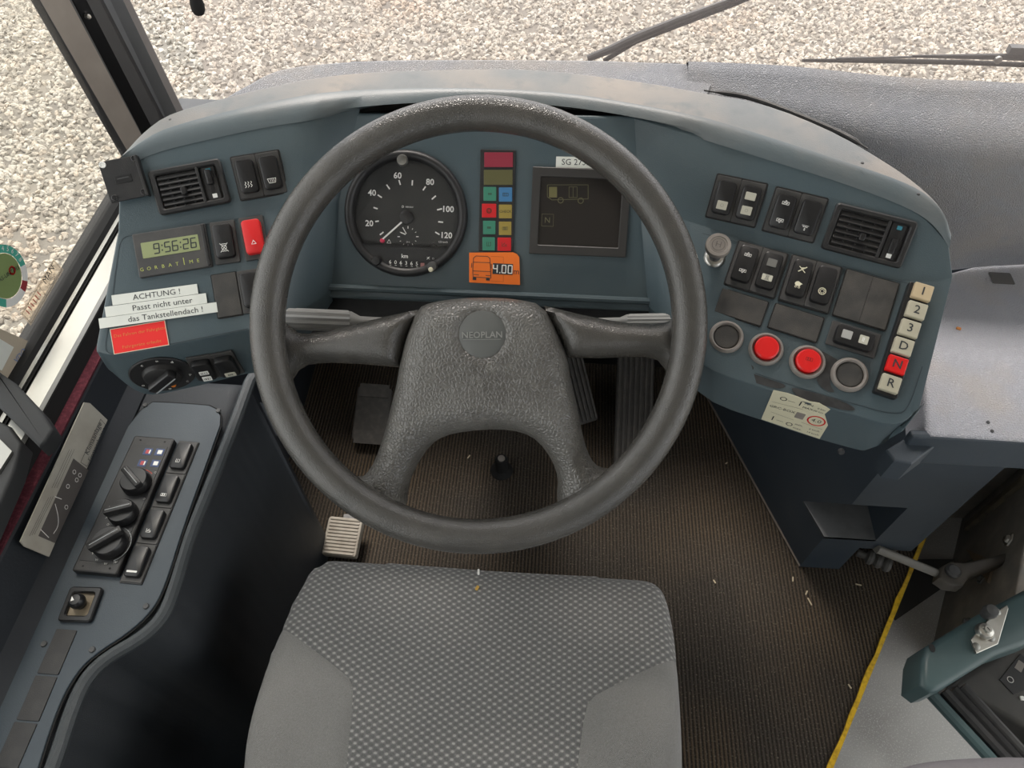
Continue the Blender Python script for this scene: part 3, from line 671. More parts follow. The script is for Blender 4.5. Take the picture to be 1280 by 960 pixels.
# ---- air vents
def vent(fr_, quad, flip):
    M, w_, h_ = fr_.quad(quad, .0003)
    v = put('air_vent', ring(rrect(w_, h_, .004), rrect(w_-.012, h_-.012, .002), 0, .006, .0015), BLACK, dash, M, smooth=True, sharp=40)
    put('back', flat(rrect(w_-.012, h_-.012, .002), .0004), BLACKG, v, M)
    wi = w_-.034
    for k in range(6):
        y = -h_/2+.010+k*(h_-.020)/5
        sl_ = rbox(wi, .0045, .0016, .0006, .0004); sl_ = xf(sl_, Matrix.Translation((-.0095, y, .0028)) @ Matrix.Rotation(R(-32), 4, 'X'))
        put('slat', sl_, BLACK, v, M)
    for k in range(3): put('blade', mv(rbox(.0012, h_-.014, .003, .0004, .0003), -.0095-wi/2+wi*(k+1)/4, 0, .0006), BLACKG, v, M)
    put('divider', mv(rbox(.003, h_-.010, .005, .001, .0006), w_/2-.026, 0, .001), BLACK, v, M)
    put('slider_plate', mv(rbox(.014, h_-.012, .002, .001, .0005), w_/2-.0155, 0, .001), BLACK, v, M)
    put('slider_slot', mv(rbox(.004, h_*.5, .0004, .001, .0001), w_/2-.0155, 0, .003), BLACKG, v, M)
    put('slider', mv(rbox(.0065, .016, .006, .002, .0015), w_/2-.0155, -.004 if flip else .006, .003), BLACKG, v, M, smooth=True)
    put('cold_mark', mv(rbox(.005, .004, .0006, .0004, .0002), w_/2-.0150, h_/2-.010, .003), mat('cold_blue', (.05, .25, .33), .4), v, M)
    put('warm_mark', mv(rbox(.005, .0045, .0006, .0004, .0002), w_/2-.0150, -h_/2+.010, .003), WHITE, v, M)
    put('stalk', mv(rbox(.006, .008, .006, .002, .001), -.006, -.003, .004), BLACKG, v, M)
vent(LU, [(184, 214), (274.6, 200), (292, 255), (202, 268)], False)
vent(RU, [(1045.5, 253), (1148, 277.6), (1123.4, 336), (1025, 310.7)], True)
# ---- phone bracket plate on the left wing
M, w_, h_ = LU.quad([(123, 204.5), (174, 196), (190, 247), (144.5, 252.5)], .006)
pp = put('holder_plate', rbox(w_, h_, .0028, .0015, .0006), BLACK, dash, M, label='black metal device holder plate with screw holes')
for x, y in ((-.4, .42), (.42, .42), (-.36, -.40), (.40, -.40)):
    put('hole', mv(lathe([(0, .0002), (.0018, .0002), (.0028, .0012), (.0034, .0008), (.0034, 0)], 14), x*w_, y*h_, .0028), WHITE if (x < 0 and y > 0) else BLACKG, pp, M)
put('slot', mv(rbox(.017, .008, .0006, .0005, .0002), 0, 0, .0028), BLACKG, pp, M)
put('slot_bar', mv(rbox(.012, .0012, .0008, .0003, .0002), 0, .001, .003), GREYMET, pp, M)
put('flange', mv(rbox(.003, h_, .010, .0008, .0006), w_/2-.0015, 0, -.006), BLACK, pp, M)
# ---- clock
M, w_, h_ = LL.quad([(165.6, 294), (257.5, 280.7), (267, 334), (176.6, 348)], .0003)
ck = put('clock', rbox(w_, h_, .004, .0015, .001), SWPLATE, dash, M, label='grey digital clock with green display')
lw, lh = w_*.78, h_*.36
put('display', mv(rbox(lw, lh, .0004, .0008, .0002), -.001, h_*.09, .004), LCD, ck, M)
SEG = {'0': 'abcdef', '1': 'bc', '2': 'abged', '3': 'abgcd', '4': 'fgbc', '5': 'afgcd', '6': 'afgecd', '7': 'abc', '8': 'abcdefg', '9': 'abcdfg', '4o': 'fgbc'}
def seg7(t_, h_, adv, sl_=0.0, wd=.12):
    W2 = h_*.5; o = []; x = 0
    S_ = {'a': ((0, h_), (W2, h_)), 'b': ((W2, h_), (W2, h_/2)), 'c': ((W2, h_/2), (W2, 0)), 'd': ((0, 0), (W2, 0)), 'e': ((0, 0), (0, h_/2)), 'f': ((0, h_/2), (0, h_)), 'g': ((0, h_/2), (W2, h_/2))}
    for ch in t_:
        if ch in ':.':
            for yy in ((.25, .75) if ch == ':' else (0,)): o.append(stroke([(x+adv*.05, h_*yy-h_*.05), (x+adv*.05, h_*yy+h_*.05)], h_*wd))
            x += adv*.4; continue
        if ch != ' ':
            for q in SEG[ch]:
                a, b = Vector(S_[q][0]), Vector(S_[q][1]); e = (b-a)*.06
                o.append(stroke([(a.x+e.x+x, a.y+e.y), (b.x-e.x+x, b.y-e.y)], h_*wd))
        x += adv
    v, f = join(*o); return [Vector((p.x+p.y*sl_-x/2+adv*.2, p.y-h_/2, p.z)) for p in v], f
dg7 = seg7('9:56:26', lh*.60, lh*.46, .08); put('digits', mv(dg7, lw/2-.0035-max(v.x for v in dg7[0]), h_*.09, .0046), INK, ck, M)
mat('green_print', (.45, .50, .12), .5)
for k, ch in enumerate('GORBATIME'): put('brand_letter', mv(text(ch, .0055), -.034+k*.0073, -h_*.33, .0042), MATS['green_print'], ck, M)
put('mark', mv(rbox(.0008, .008, .0002, .0002, .0001), -.034+6*.0073, -h_*.29, .0041), MATS['green_print'], ck, M)
put('edge_bar', mv(rbox(.004, h_*.98, .006, .001, .001), w_/2-.003, 0, 0), BLACK, ck, M)
# ---- paper labels
def plabel(fr_, quad, m, lines, name, label, lift=.0004, inkm=INK):
    M, w_, h_ = fr_.quad(quad, lift); p = put(name, rbox(w_, h_, .0004, .0004, .0001), m, dash, M, label=label)
    for t_, x, y, s_, sx in lines: put('lettering', mv(text(t_, s_*h_, 0, sx=sx), x*w_, y*h_, .0006), inkm, p, M)
    return p
plabel(LL, [(140, 370), (246.6, 354.8), (248.3, 366.7), (141.5, 383)], PAPER, [('ACHTUNG !', .02, -.02, .78, 1.05)], 'paper_strip', 'white paper strip reading ACHTUNG', .0012)
plabel(LL, [(132, 385), (258, 366), (259.5, 378), (133.6, 398.4)], PAPER, [('Passt nicht unter', .06, -.02, .78, 1.05)], 'paper_strip', 'white paper strip reading Passt nicht unter', .0018)
plabel(LL, [(125, 400), (271, 377), (273, 389), (126, 413)], PAPER, [('das Tankstellendach !', .06, -.02, .78, 1.05)], 'paper_strip', 'white paper strip reading das Tankstellendach', .0024)
plabel(LL, [(137.6, 411.7), (206.5, 400.5), (212, 431.4), (143, 443.4)], mat('red_card', (.85, .018, .015), .5), [('Das Fahren der Fahrgäste', .02, .2, .17, 1.1), ('Fahrgeräte erlaubt', .02, -.28, .17, 1.15)], 'red_plate', 'bright red plate with faint gold lettering', .0006, mat('gold_print', (.75, .20, .05), .5))
Mq, w2, h2_ = LL.quad([(137.6, 411.7), (206.5, 400.5), (212, 431.4), (143, 443.4)], .0011)
put('plate_border', ring(rrect(w2, h2_, .0004, 1), rrect(w2-.0012, h2_-.0012, .0003, 1), 0, .0001), CREAM, dash, Mq)
# ---- rotary light switch and two rockers on the left lip
M = LB.Mp(203, 467, .0005)
rk = put('light_switch', lathe([(0, .001), (.030, .001), (.0325, .002), (.034, .001), (.034, 0)], 40), BLACK, dash, M, smooth=True, label='black rotary light switch with printed positions')
put('knob', lathe([(0, .008), (.016, .0078), (.019, .006), (.021, .001)], 32), BLACK, rk, M, smooth=True)
put('grip', xf(rbox(.012, .040, .008, .003, .002), Matrix.Rotation(R(-52), 4, 'Z') @ Matrix.Translation((0, 0, .007))), BLACKG, rk, M, smooth=True, sharp=40)
put('pointer', xf(rbox(.0016, .036, .0004, .0005, .0001), Matrix.Rotation(R(-52), 4, 'Z') @ Matrix.Translation((.004, 0, .0151))), mat('grey_print', (.35, .37, .38), .5), rk, M)
put('indicator', mv(lathe([(0, .002), (.0025, .0015), (.003, 0)], 12), .003, -.0245, .001), mat('amber', (.85, .25, .03), .4), rk, M)
for c, a in (('o', 205), ('c', 115), ('=', 80), ('d', 50), ('p', -15), ('::', -45), ('o', -95)): put('position_mark', mv(text(c, .0062), .0285*math.cos(R(a)), .0285*math.sin(R(a)), .0022), WHITE, rk, M)
for q, lb, sp in (([(233, 448), (262, 444), (275, 468), (249, 472)], 'black rocker with two window panel symbols', dict(pads=[(0, 1, 10, 7, WHITE), (0, -12, 10, 9, WHITE)], syms=[('bus', 0, 1, .8, INK), ('rowlight', 0, -12, .8, INK)])), ([(264, 446), (291, 439), (303, 462), (276, 467)], 'black rocker with one pale lens on the lip', dict(pads=[(0, -11, 12, 8, PALE)], syms=[('dotrow', 0, -11, 1, INK)]))):
    M, w_, h_ = LB.quad(q, .0003); rocker_switch(dash, M, lb, W=.0265, H=.0475, **sp)
# ---- right wing: pull knob, round buttons, gear keys, sticker
M = RL.Mp(893, 322, .0005)
pk = put('pull_knob', lathe([(0, .004), (.008, .004), (.011, .002), (.012, 0)], 24), STEEL, dash, M, smooth=True, label='grey round pull knob marked with an H')
put('stem', lathe([(0, .028), (.0075, .028), (.0065, .012), (.0065, 0)], 20), GREYMET, pk, M, smooth=True)
put('cap', lathe([(0, .0345), (.009, .0345), (.0095, .0352), (.0125, .0352), (.0132, .034), (.0132, .029), (.0118, .027), (0, .027)], 32), GREY, pk, M, smooth=True)
put('mark', mv(join(stroke(arc(0, 0, .0065, 0, 360, 20), .0006), text('H', .009)), 0, 0, .0356), mat('brown_print', (.10, .09, .08), .5), pk, M)
def rbutton(px, py, r, red, label):
    M = RL.Mp(px, py, .0004)
    b = put('round_button', lathe([(0, .001), (r*.74, .001), (r*.76, .0045), (r*.84, .0058), (r*.93, .005), (r, .002), (r, 0)], 40), GREY, dash, M, smooth=True, sharp=60, label=label)
    if red:
        put('button_cap', lathe([(0, .0092), (r*.60, .0090), (r*.68, .0078), (r*.69, .001)], 36), REDD, b, M, smooth=True)
        if red == 2: put('symbol', mv(sym('rowlight'), 0, .001, .0094, 0, .8), mat('dark_red', (.25, .01, .01), .5), b, M)
    else: put('button_cap', lathe([(0, .0030), (r*.66, .0032), (r*.74, .0022), (r*.75, .001)], 36), BLANK, b, M, smooth=True)
rbutton(907.4, 422, .0180, 0, 'dark round blanking cap nearest the wheel rim'); rbutton(957, 437, .0178, 1, 'red round push button with plain cap'); rbutton(1008.5, 453, .0180, 2, 'red round push button with door symbol'); rbutton(1061, 469, .0182, 0, 'dark round blanking cap beside the gear keys')
q = [(1137, 356), (1163, 363), (1116, 500), (1087, 491)]; M, w_, h_ = RL.quad(q, .0003)
gs = put('gear_selector', rbox(w_+.001, h_, .008, .002, .001), BLACKG, dash, M, label='black gear selector strip with six square keys')
KEY = mat('ivory_key', (.50, .47, .36), .4, noise=(40, (.42, .39, .29), .4, .8)); KEY1 = mat('amber_ivory_key', (.55, .44, .28), .4)
for ch, x, y in (('1', 1147.5, 369.7), ('2', 1140, 392.4), ('3', 1131.6, 414.8), ('D', 1123.4, 437), ('N', 1115.8, 459.4), ('R', 1107.6, 482.6)):
    c = RL.pt(x, y); Mk = M.copy(); Mk.translation = c
    put('key', rbox(.0185, .0172, .0135, .0012, .0012), REDD if ch == 'N' else (KEY1 if ch == '1' else KEY), gs, Mk)
    put('key_letter', mv(text(ch, .0125, 0, bold=.0001), 0, 0, .0138), INK, gs, Mk)
sp_ = [RB.loc(*q) for q in ((967, 487), (985, 491), (997, 495), (1012, 501), (1024, 503), (1038, 511), (1031, 517), (1035, 531), (1024.6, 548), (951.6, 523.4))]
stk = put('instruction_sticker', prism(sp_, .0004, .0008), mat('yellowed_sticker', (.66, .63, .46), .5), dash, RB.M(RB.P), label='torn cream sticker with red speed circle and arrows')
def on(fr_, px, py): a, b = fr_.loc(px, py); return a, b
def tx(fr_, t_, px, py, s_, m, parent, lift=.001, rot=0, sx=1, bold=0):
    a, b = fr_.loc(px, py); put('lettering', mv(text(t_, s_, 0, sx=sx, bold=bold), a, b, lift, rot), m, parent, fr_.M(fr_.P))
for t_, x, y, s_ in (('O', 979.5, 498, .010), ('—', 990, 501, .007), ('I', 1000.5, 504, .012), ('I', 966, 522, .012), ('—', 975, 525, .007), ('O', 986.5, 529.5, .010), ('MIN.', 1012, 505.5, .005), ('MAX.', 1010.5, 510, .005), ('0 km', 1027, 511, .004), ('70 km', 1023, 514, .004), ('GRC-BOX', 978, 510.5, .006), ('min.', 999, 530.5, .005), ('max.', 997, 535, .005), ('6 km/h', 1018, 537, .004), ('14 km/h', 1016, 541, .004)): tx(RB, t_, x, y, s_, INK, stk)
a, b = RB.loc(1020.5, 525.5)
put('speed_circle', mv(stroke(arc(0, 0, .0085, 0, 360, 28), .0016), a, b, .001), REDD, stk, RB.M(RB.P)); tx(RB, '4.0', 1020.5, 525.5, .0085, INK, stk)
put('rule', join(*[stroke([RB.loc(*p), RB.loc(*q)], .0003, .001) for p, q in (((965, 501), (1004, 511)), ((964, 514), (992, 524)), ((1002, 527), (1028, 536)))]), INK, stk, RB.M(RB.P))
a, b = RB.loc(1000, 519); put('grey_square', mv(rbox(.009, .011, .0003, .0005, .0001), a, b, .0008), GREY, stk, RB.M(RB.P))
# inset border lines on the lower facets
def seamline(fr_, pts, wd=.0008, m=None, lift=.0006):
    P = [fr_.loc(*q) for q in pts]; P = smoothpoly(P, 2, False)
    put('panel_seam', stroke(P, wd, lift), m or mat('seam_dark', (.03, .045, .055), .5), dash, fr_.M(fr_.P))
seamline(RL, [(878, 292), (1000, 322), (1150, 358), (1178, 366), (1174, 390), (1152, 460), (1136, 510), (1120, 520), (1060, 503), (960, 473), (890, 446), (878, 430)])
seamline(LL, [(325, 269), (240, 283), (165, 294), (152, 298), (147, 320), (138, 400), (131, 434), (136, 443), (160, 441), (310, 411)])
SCUFF = mat('worn_black_paint', (.022, .022, .022), .6, noise=(80, (.05, .05, .05), .4, .7))
for pts in ([(886, 447), (900, 452), (930, 463), (960, 474), (985, 482), (975, 487), (950, 481), (920, 470), (893, 456)], [(985, 483), (1010, 489), (1050, 500), (1072, 512), (1060, 514), (1030, 507), (1000, 499)], [(1022, 436), (1040, 446), (1050, 452), (1040, 462), (1036, 480), (1045, 492), (1030, 488), (1018, 474), (1030, 460)], [(915, 449), (935, 452), (945, 462), (930, 464)]):
    P = smoothpoly([RL.loc(*q) for q in pts], 2); put('worn_patch', flat(P, .0007), SCUFF, dash, RL.M(RL.P))

# ---- tachograph
c0 = IP.pt(508, 268); MT = IP.M(c0); fT = Fr(c0, IP.n)
def tp(cx, cy): return fT.loc(430+cx/5.82, 185+cy/5.82)        # tachograph pixel to dial plane
rad = .0715
tg = put('tachograph', lathe([(.0600, .001), (.0612, .006), (.0635, .0090), (.0665, .010), (.0695, .009), (rad, .005), (rad, 0)], 64), BLACK, dash, MT, smooth=True, sharp=60, label='round black tachograph with white speed scale')
dl = circ(.0605, 64); ycut = tp(450, 735)[1]
put('dial', flat([(x, max(y, ycut)) for x, y in dl], .0015), mat('dial_black', (.030, .031, .031), .35, noise=(40, (.045, .045, .043), .4, .8)), tg, MT)
lowp = [p for p in circ(.064, 64) if p[1] < ycut+.004]; lowp = sorted(lowp, key=lambda p: p[0])
put('lower_plate', prism([(lowp[0][0], ycut+.003)]+lowp+[(lowp[-1][0], ycut+.003)], .001, .0062, .0004), BLACK, tg, MT)
put('odometer_window', mv(rbox(.045, .0085, .0004, .001, .0001), *tp(455, 843), .0063), BLACKG, tg, MT)
for k, ch in enumerate('606365'): put('odometer_digit', mv(text(ch, .0062), *tp(345+k*38.5, 828+k*2.7), .0068), WHITE, tg, MT)
put('odometer_digit', mv(rbox(.0045, .0055, .0002, .0004, .00005), *tp(578, 852), .0067), mat('pink_wheel', (.35, .16, .15), .5), tg, MT)
for k in range(6): put('tick', mv(rbox(.0022, .0004, .0001, .0001, .00002), *tp(347+k*38.5, 849+k*2.7), .0068), WHITE, tg, MT)
for t_, x, y, s_ in (('60', 392, 203, .0095), ('80', 628, 250, .0095), ('100', 757, 447, .0095), ('120', 745, 637, .0095), ('40', 207, 328, .0095), ('20', 187, 550, .0095)):
    put('number', mv(text(t_, s_, bold=.0002), *tp(x, y), .0019), WHITE, tg, MT)
put('unit_text', mv(text('km', .0065, bold=.0001), *tp(450, 786), .0066), WHITE, tg, MT)
put('unit_text', mv(text('125 km/h', .0030), *tp(722, 684), .0019), WHITE, tg, MT)
put('maker_text', mv(text('KIENZLE', .0024), *tp(478, 430), .0019), WHITE, tg, MT); put('maker_mark', mv(stroke(arc(0, 0, .0011, 0, 360), .0004), *tp(430, 427), .0019), WHITE, tg, MT)
for a, b in (((233, 535), (253, 532)), ((220, 434), (245, 442)), ((250, 343), (276, 360)), ((314, 270), (334, 298)), ((403, 237), (412, 266)), ((500, 238), (498, 270)), ((594, 283), (578, 306)), ((668, 350), (643, 372)), ((712, 443), (682, 450)), ((690, 537), (720, 540)), ((668, 613), (694, 628)), ((266, 630), (288, 613))):
    put('scale_tick', stroke([tp(*a), tp(*b)], .0016, .0019), WHITE, tg, MT)
for k in range(12):
    a = R(30*k); cx, cy = 468, 645; r1, r2 = 60, 75 if k % 3 == 0 else 68
    put('clock_tick', stroke([tp(cx+r1*math.sin(a), cy-r1*math.cos(a)), tp(cx+r2*math.sin(a), cy-r2*math.cos(a))], .0010 if k % 3 == 0 else .0006, .0019), WHITE, tg, MT)
put('clock_hand', stroke([tp(455, 622), tp(430, 578)], .0011, .0021), WHITE, tg, MT); put('clock_hand', stroke([tp(448, 628), tp(418, 615)], .0014, .0021), WHITE, tg, MT)
put('needle', stroke([tp(425, 538), tp(288, 660)], .0019, .0032), WHITE, tg, MT)
put('needle_hub', mv(lathe([(0, .006), (.006, .0058), (.0078, .0045), (.0078, .0015)], 28), *tp(458, 504)), BLACK, tg, MT, smooth=True)
put('warning_lamp', mv(lathe([(0, .004), (.002, .0036), (.003, .0015)], 14), *tp(281, 675)), mat('pink_lamp', (.75, .05, .12), .3), tg, MT, smooth=True)
put('lock_hole', mv(lathe([(0, .0022), (.002, .0022), (.003, .003), (.0038, .0015)], 16), *tp(655, 712)), GREYMET, tg, MT, smooth=True)
put('warning_triangle', mv(sym('tri'), *tp(330, 680), .0019, 0, .8), WHITE, tg, MT)
put('small_text', mv(text('24 h', .0024), *tp(468, 684), .0019), WHITE, tg, MT)
for k, (x, y) in enumerate(((620, 800), (655, 803), (693, 810))): put('mode_symbol', mv(sym(('bird', 'lamp', 'frost')[k]), *tp(x, y), .0066, 0, .45), WHITE, tg, MT)
put('reset_knob', mv(lathe([(0, .013), (.0045, .0125), (.0055, .010), (.0055, .005)], 20), *tp(248, 818)), BLACK, tg, MT, smooth=True)
put('mode_knob', mv(lathe([(0, .014), (.005, .0135), (.006, .011), (.006, .005)], 20), *tp(652, 860)), GREYMET, tg, MT, smooth=True)
put('mode_mark', mv(lathe([(0, .0150), (.0024, .0148), (.003, .0135)], 12), *tp(645, 880)), CREAM, tg, MT)
put('lock_knob', mv(lathe([(0, .016), (.0055, .0155), (.0065, .012), (.005, .008), (.005, .004)], 20), *tp(440, 96)), STEEL, tg, MT, smooth=True)
put('cover_glass', flat([(x, max(y, ycut)) for x, y in circ(.058, 64)], .0088), glassmat('dial_glass', (.98, .98, .98)), tg, MT)
# ---- warning lamp column
def wp(cx, cy): return (580+cx/5.05, 180+cy/5.05)
M, w_, h_ = IP.quad([wp(103, 35), wp(333, 40), wp(305, 680), wp(95, 675)], .0003)
wl = put('warning_lamps', rbox(w_, h_, .003, .001, .0006), BLACK, dash, M, label='black column of coloured warning lamps')
LM = {'r': (.62, .02, .025), 'm': (.30, .035, .06), 'o': (.12, .115, .05), 'g': (.055, .24, .16), 'b': (.06, .20, .40), 'y': (.33, .25, .06)}
for c_, x0, y0, x1, y1, sy in (('m', 130, 55, 310, 148, None), ('o', 127, 165, 308, 260, None), ('g', 125, 272, 205, 360, 'dotrow'), ('b', 222, 275, 305, 365, 'bus'), ('r', 115, 378, 205, 465, 'tyre'), ('y', 222, 383, 303, 470, 'CHECK'), ('g', 122, 485, 200, 570, 'dotrow'), ('y', 222, 490, 300, 575, 'rowlight'), ('g', 118, 588, 197, 672, 'seat2'), ('r', 213, 590, 298, 675, 'chair')):
    Mq, w2, h2_ = IP.quad([wp(x0, y0), wp(x1, y0+1), wp(x1, y1), wp(x0, y1)], .0025)
    put('lamp_window', rbox(w2, h2_, .0016, .0006, .0004), mat('lamp_'+c_, LM[c_], .3), wl, Mq)
    if sy: put('lamp_symbol', mv(text('CHECK', .0042) if sy == 'CHECK' else sym(sy), 0, 0, .0018, 0, 1 if sy == 'CHECK' else .75), mat('lamp_print', (.04, .05, .03), .5), wl, Mq)
# ---- orange height label
op = [IP.loc(*wp(*q)) for q in ((35, 685), (310, 683), (336, 694), (350, 715), (355, 888), (35, 872))]
ol = put('height_label', prism(op, .0034, .0042), ORANGE, dash, IP.M(IP.P), label='orange height label with bus front drawing and 4.00 m')
def ip(cx, cy): return IP.loc(*wp(cx, cy))
put('bus_drawing', join(*[stroke([ip(*a) for a in P], .0007, .0045) for P in ([(62, 720), (78, 706), (150, 708), (166, 722), (170, 800), (172, 845), (60, 838), (58, 798), (62, 720)], [(62, 745), (168, 748)], [(58, 800), (170, 804)], [(65, 822), (95, 826)], [(140, 828), (168, 830)], [(52, 752), (50, 778)], [(174, 756), (174, 784)])]+[stroke([ip(62, 848), ip(75, 849)], .0030, .0045), stroke([ip(146, 852), ip(160, 853)], .0030, .0045)]), INK, ol, IP.M(IP.P))
a = ip(246, 788); put('digit_ground', mv(rbox(.0235, .0125, .0002, .0003, .00005), *a, .0042), INK, ol, IP.M(IP.P))
hd7 = seg7('4.00', .0088, .0072, 0, .13); hx = (max(v.x for v in hd7[0])+min(v.x for v in hd7[0]))/2
put('height_digits', mv(hd7, a[0]-hx, a[1], .0048), WHITE, ol, IP.M(IP.P)); put('unit_letter', mv(text('m', .0095), *ip(331, 805), .0045), INK, ol, IP.M(IP.P))
put('guide_line', join(stroke([ip(172, 708), ip(250, 712), ip(250, 868), ip(172, 862)], .0003, .0045)), mat('orange_line', (.45, .08, .01), .5), ol, IP.M(IP.P))
# ---- information display
def dp_(cx, cy): return (560+cx/4, 150+cy/4)
M, w_, h_ = IP.quad([dp_(425, 240), dp_(920, 246), dp_(885, 690), dp_(405, 665)], .0003)
ds = put('info_display', ring(rrect(w_, h_, .001, 2), rrect(w_*.83, h_*.78, .001, 2), 0, .005, .0008), mat('display_frame', (.04, .038, .036), .45), dash, M, label='dark square information display with faint bus outline')
put('screen', flat(rrect(w_*.83, h_*.78, .001), .002), mat('screen_dark', (.022, .019, .017), .25), ds, M)
OL = mat('dim_olive', (.11, .105, .05), .5)
def dq(cx, cy): return IP.loc(*dp_(cx, cy))
Mi = IP.M(IP.P)
put('bus_outline', stroke([dq(*q) for q in ((497, 325), (700, 325), (700, 395), (520, 400), (497, 385))], .0007, .0028, True), OL, ds, Mi)
put('bus_window', mv(flat([dq(505, 335), dq(545, 335), dq(545, 388), dq(505, 388)]), 0, 0, .0028), mat('olive_fill', (.15, .14, .055), .5), ds, Mi)
for q in ((563, 402), (663, 404)): put('bus_wheel', mv(stroke(arc(0, 0, .0030, 0, 360), .0009), *dq(*q), .0029), OL, ds, Mi)
put('bus_door', stroke([dq(*q) for q in ((605, 335), (645, 335), (645, 388), (605, 388))], .0006, .0028, True), OL, ds, Mi); put('bus_door', stroke([dq(625, 335), dq(625, 388)], .0006, .0028), OL, ds, Mi)
put('gear_frame', stroke([dq(*q) for q in ((470, 470), (528, 472), (526, 532), (468, 530))], .0004, .0028, True), OL, ds, Mi); put('gear_letter', mv(text('N', .009), *dq(497, 502), .0028), OL, ds, Mi)
Mq, w2, h2_ = IP.quad([dp_(540, 180), dp_(770, 190), dp_(768, 246), dp_(540, 235)], .0006)
nl = put('number_label', rbox(w2, h2_, .0004, .0003, .0001), PAPER, dash, Mq, label='cream label reading SG 27322'); put('lettering', mv(text('SG 27322', h2_*.78), -.001, 0, .0006), INK, nl, Mq)

# ================================================================== STEERING WHEEL
wn = Vector((0, -math.cos(R(54)), math.sin(R(54))))
WF = Fr(dep(595, 406, .745), wn)
RR = .2190
sw = thing('steering_wheel', WF.P-wn*.06, 'large dark grey leather grained steering wheel with four spokes', 'steering wheel')
prof = []
for k in range(20):
    a = 2*math.pi*k/20; c, s_ = math.cos(a), math.sin(a)
    prof.append((RR+.0178*math.copysign(abs(c)**.9, c), .0175*math.copysign(abs(s_)**.92, s_)))
n = 96; V = []; Fc = []
for i in range(n):
    a = 2*math.pi*i/n; V += [Vector((r*math.cos(a), r*math.sin(a), z)) for r, z in prof]
for i in range(n):
    for k in range(20): Fc.append([i*20+k, ((i+1) % n)*20+k, ((i+1) % n)*20+(k+1) % 20, i*20+(k+1) % 20])
put('rim', (V, Fc), RIM, sw, WF.M(WF.P), smooth=True, sharp=180)
HF = Fr(WF.P-wn*.012, wn)                                     # top plane of pad and spokes
def hp(pts): return [HF.loc(*q) for q in pts]
MH = HF.M(HF.P)
def roundh(w_, h_): return lambda x, y, d: -h_+h_*math.sqrt(max(0, 1-(1-min(d, w_)/w_)**2))
lsp = hp([(518, 384), (480, 392), (440, 402), (405, 411), (378, 415), (362, 414), (345, 400), (335, 430), (340, 480), (352, 478), (362, 462), (374, 455), (400, 452.5), (440, 454), (494, 458.5), (503, 422)])
rsp = hp([(680, 379), (710, 445.5), (750, 446.5), (786, 445), (812, 445), (828, 449), (838, 462), (850, 470), (858, 440), (850, 395), (838, 400), (820, 403), (790, 401.5), (766, 398), (726, 390)])
for q in (lsp, rsp):
    put('spoke', dome(q, .006, lambda x, y, d: roundh(.022, .020)(x, y, d)-.004, -.030)[0], RIM, sw, MH, smooth=True, sharp=70)
pad = [(518, 383), (535, 375), (571, 370), (612, 369), (644, 371), (678, 378), (697, 413), (710, 446), (716, 480), (722, 505), (732, 555), (741, 578), (752, 590), (768, 592), (780, 600), (745, 650), (715, 662), (699, 645), (697, 628), (699, 604), (691, 579), (673, 554), (652, 542), (620, 538), (579, 541), (551, 547), (530, 560), (511, 588), (499, 620), (500, 640), (480, 655), (440, 630), (420, 600), (440, 603), (450, 596), (460, 580), (474, 543), (484, 505), (490, 482), (494, 458), (503, 421)]
pad2 = smoothpoly(hp(pad), 1)
ec = HF.loc(603, 418)
def padh(x, y, d):
    h = roundh(.028, .026)(x, y, d)
    r = math.hypot(x-ec[0], y-ec[1])
    h += .006*max(0, min(1, (y+.14)/.12))-.006*max(0, min(1, (-.10-y)/.05))
    if r < .0255: h -= .0045
    elif r < .0285: h -= .0045*(.0285-r)/.003
    return h
put('hub_pad', dome(pad2, .0045, padh, -.045)[0], PAD, sw, MH, smooth=True, sharp=80)
ez = padh(ec[0], ec[1], .1)
emb = put('emblem', mv(lathe([(0, .0012), (.0235, .0012), (.0247, .0006), (.0247, -.003)], 40), ec[0], ec[1], ez), mat('emblem_grey', (.12, .125, .12), .4), sw, MH, smooth=True, sharp=50)
put('emblem_letters', mv(text('NEOPLAN', .0093, 0, extr=.0005, sx=1.02, bold=.00012), ec[0], ec[1]-.001, ez+.0015, 4), mat('emblem_letter', (.26, .265, .25), .35), emb, MH)
put('emblem_line', mv(rbox(.040, .0005, .0004, .0002, .0001), ec[0], ec[1]-.0055, ez+.0013, 4), MATS['emblem_letter'], emb, MH)
# ---- steering column with stalks
sc = thing('steering_shaft', WF.P-wn*.30, 'black steering column shroud with ribbed grey stalk behind the wheel', 'steering column')
put('shroud', xf(lathe([(.035, 0), (.055, -.02), (.065, -.10), (.075, -.30), (.085, -.72)], 28), WF.M(HF.at(HF.loc(603, 430)[0], HF.loc(603, 430)[1]-.02, -.04))), BLACK, sc, smooth=True)
def stalk(p0, p1, r, nm):
    p0 = dep(*p0); p1 = dep(*p1); L = (p1-p0).length; z = (p1-p0).normalized(); x = z.orthogonal().normalized(); y = z.cross(x)
    M = Matrix(((x.x, y.x, z.x, p0.x), (x.y, y.y, z.y, p0.y), (x.z, y.z, z.z, p0.z), (0, 0, 0, 1)))
    pr = []
    for k in range(24): pr.append((r*(1 if k % 2 else .88)*math.cos(2*math.pi*k/24), r*(1 if k % 2 else .88)*math.sin(2*math.pi*k/24)))
    g = put(nm, prism(pr, 0, L*.85, .001), mat('stalk_grey', (.30, .30, .29), .35), sc, M)
    put('stem', lathe([(0, L*1.6), (r*.45, L*1.6), (r*.5, L*1.0), (r*.9, L*.88), (r*.9, L*.84)], 20), MATS['stalk_grey'], g, M, smooth=True)
    put('end_cap', lathe([(0, -.0006), (r*.8, -.0006), (r*.86, .0004)], 20), mat('stalk_cap', (.35, .35, .34), .4), g, M)
stalk((353, 398, .80), (450, 402, .83), .0125, 'stalk'); stalk((850, 400, .80), (775, 401, .83), .008, 'stalk')

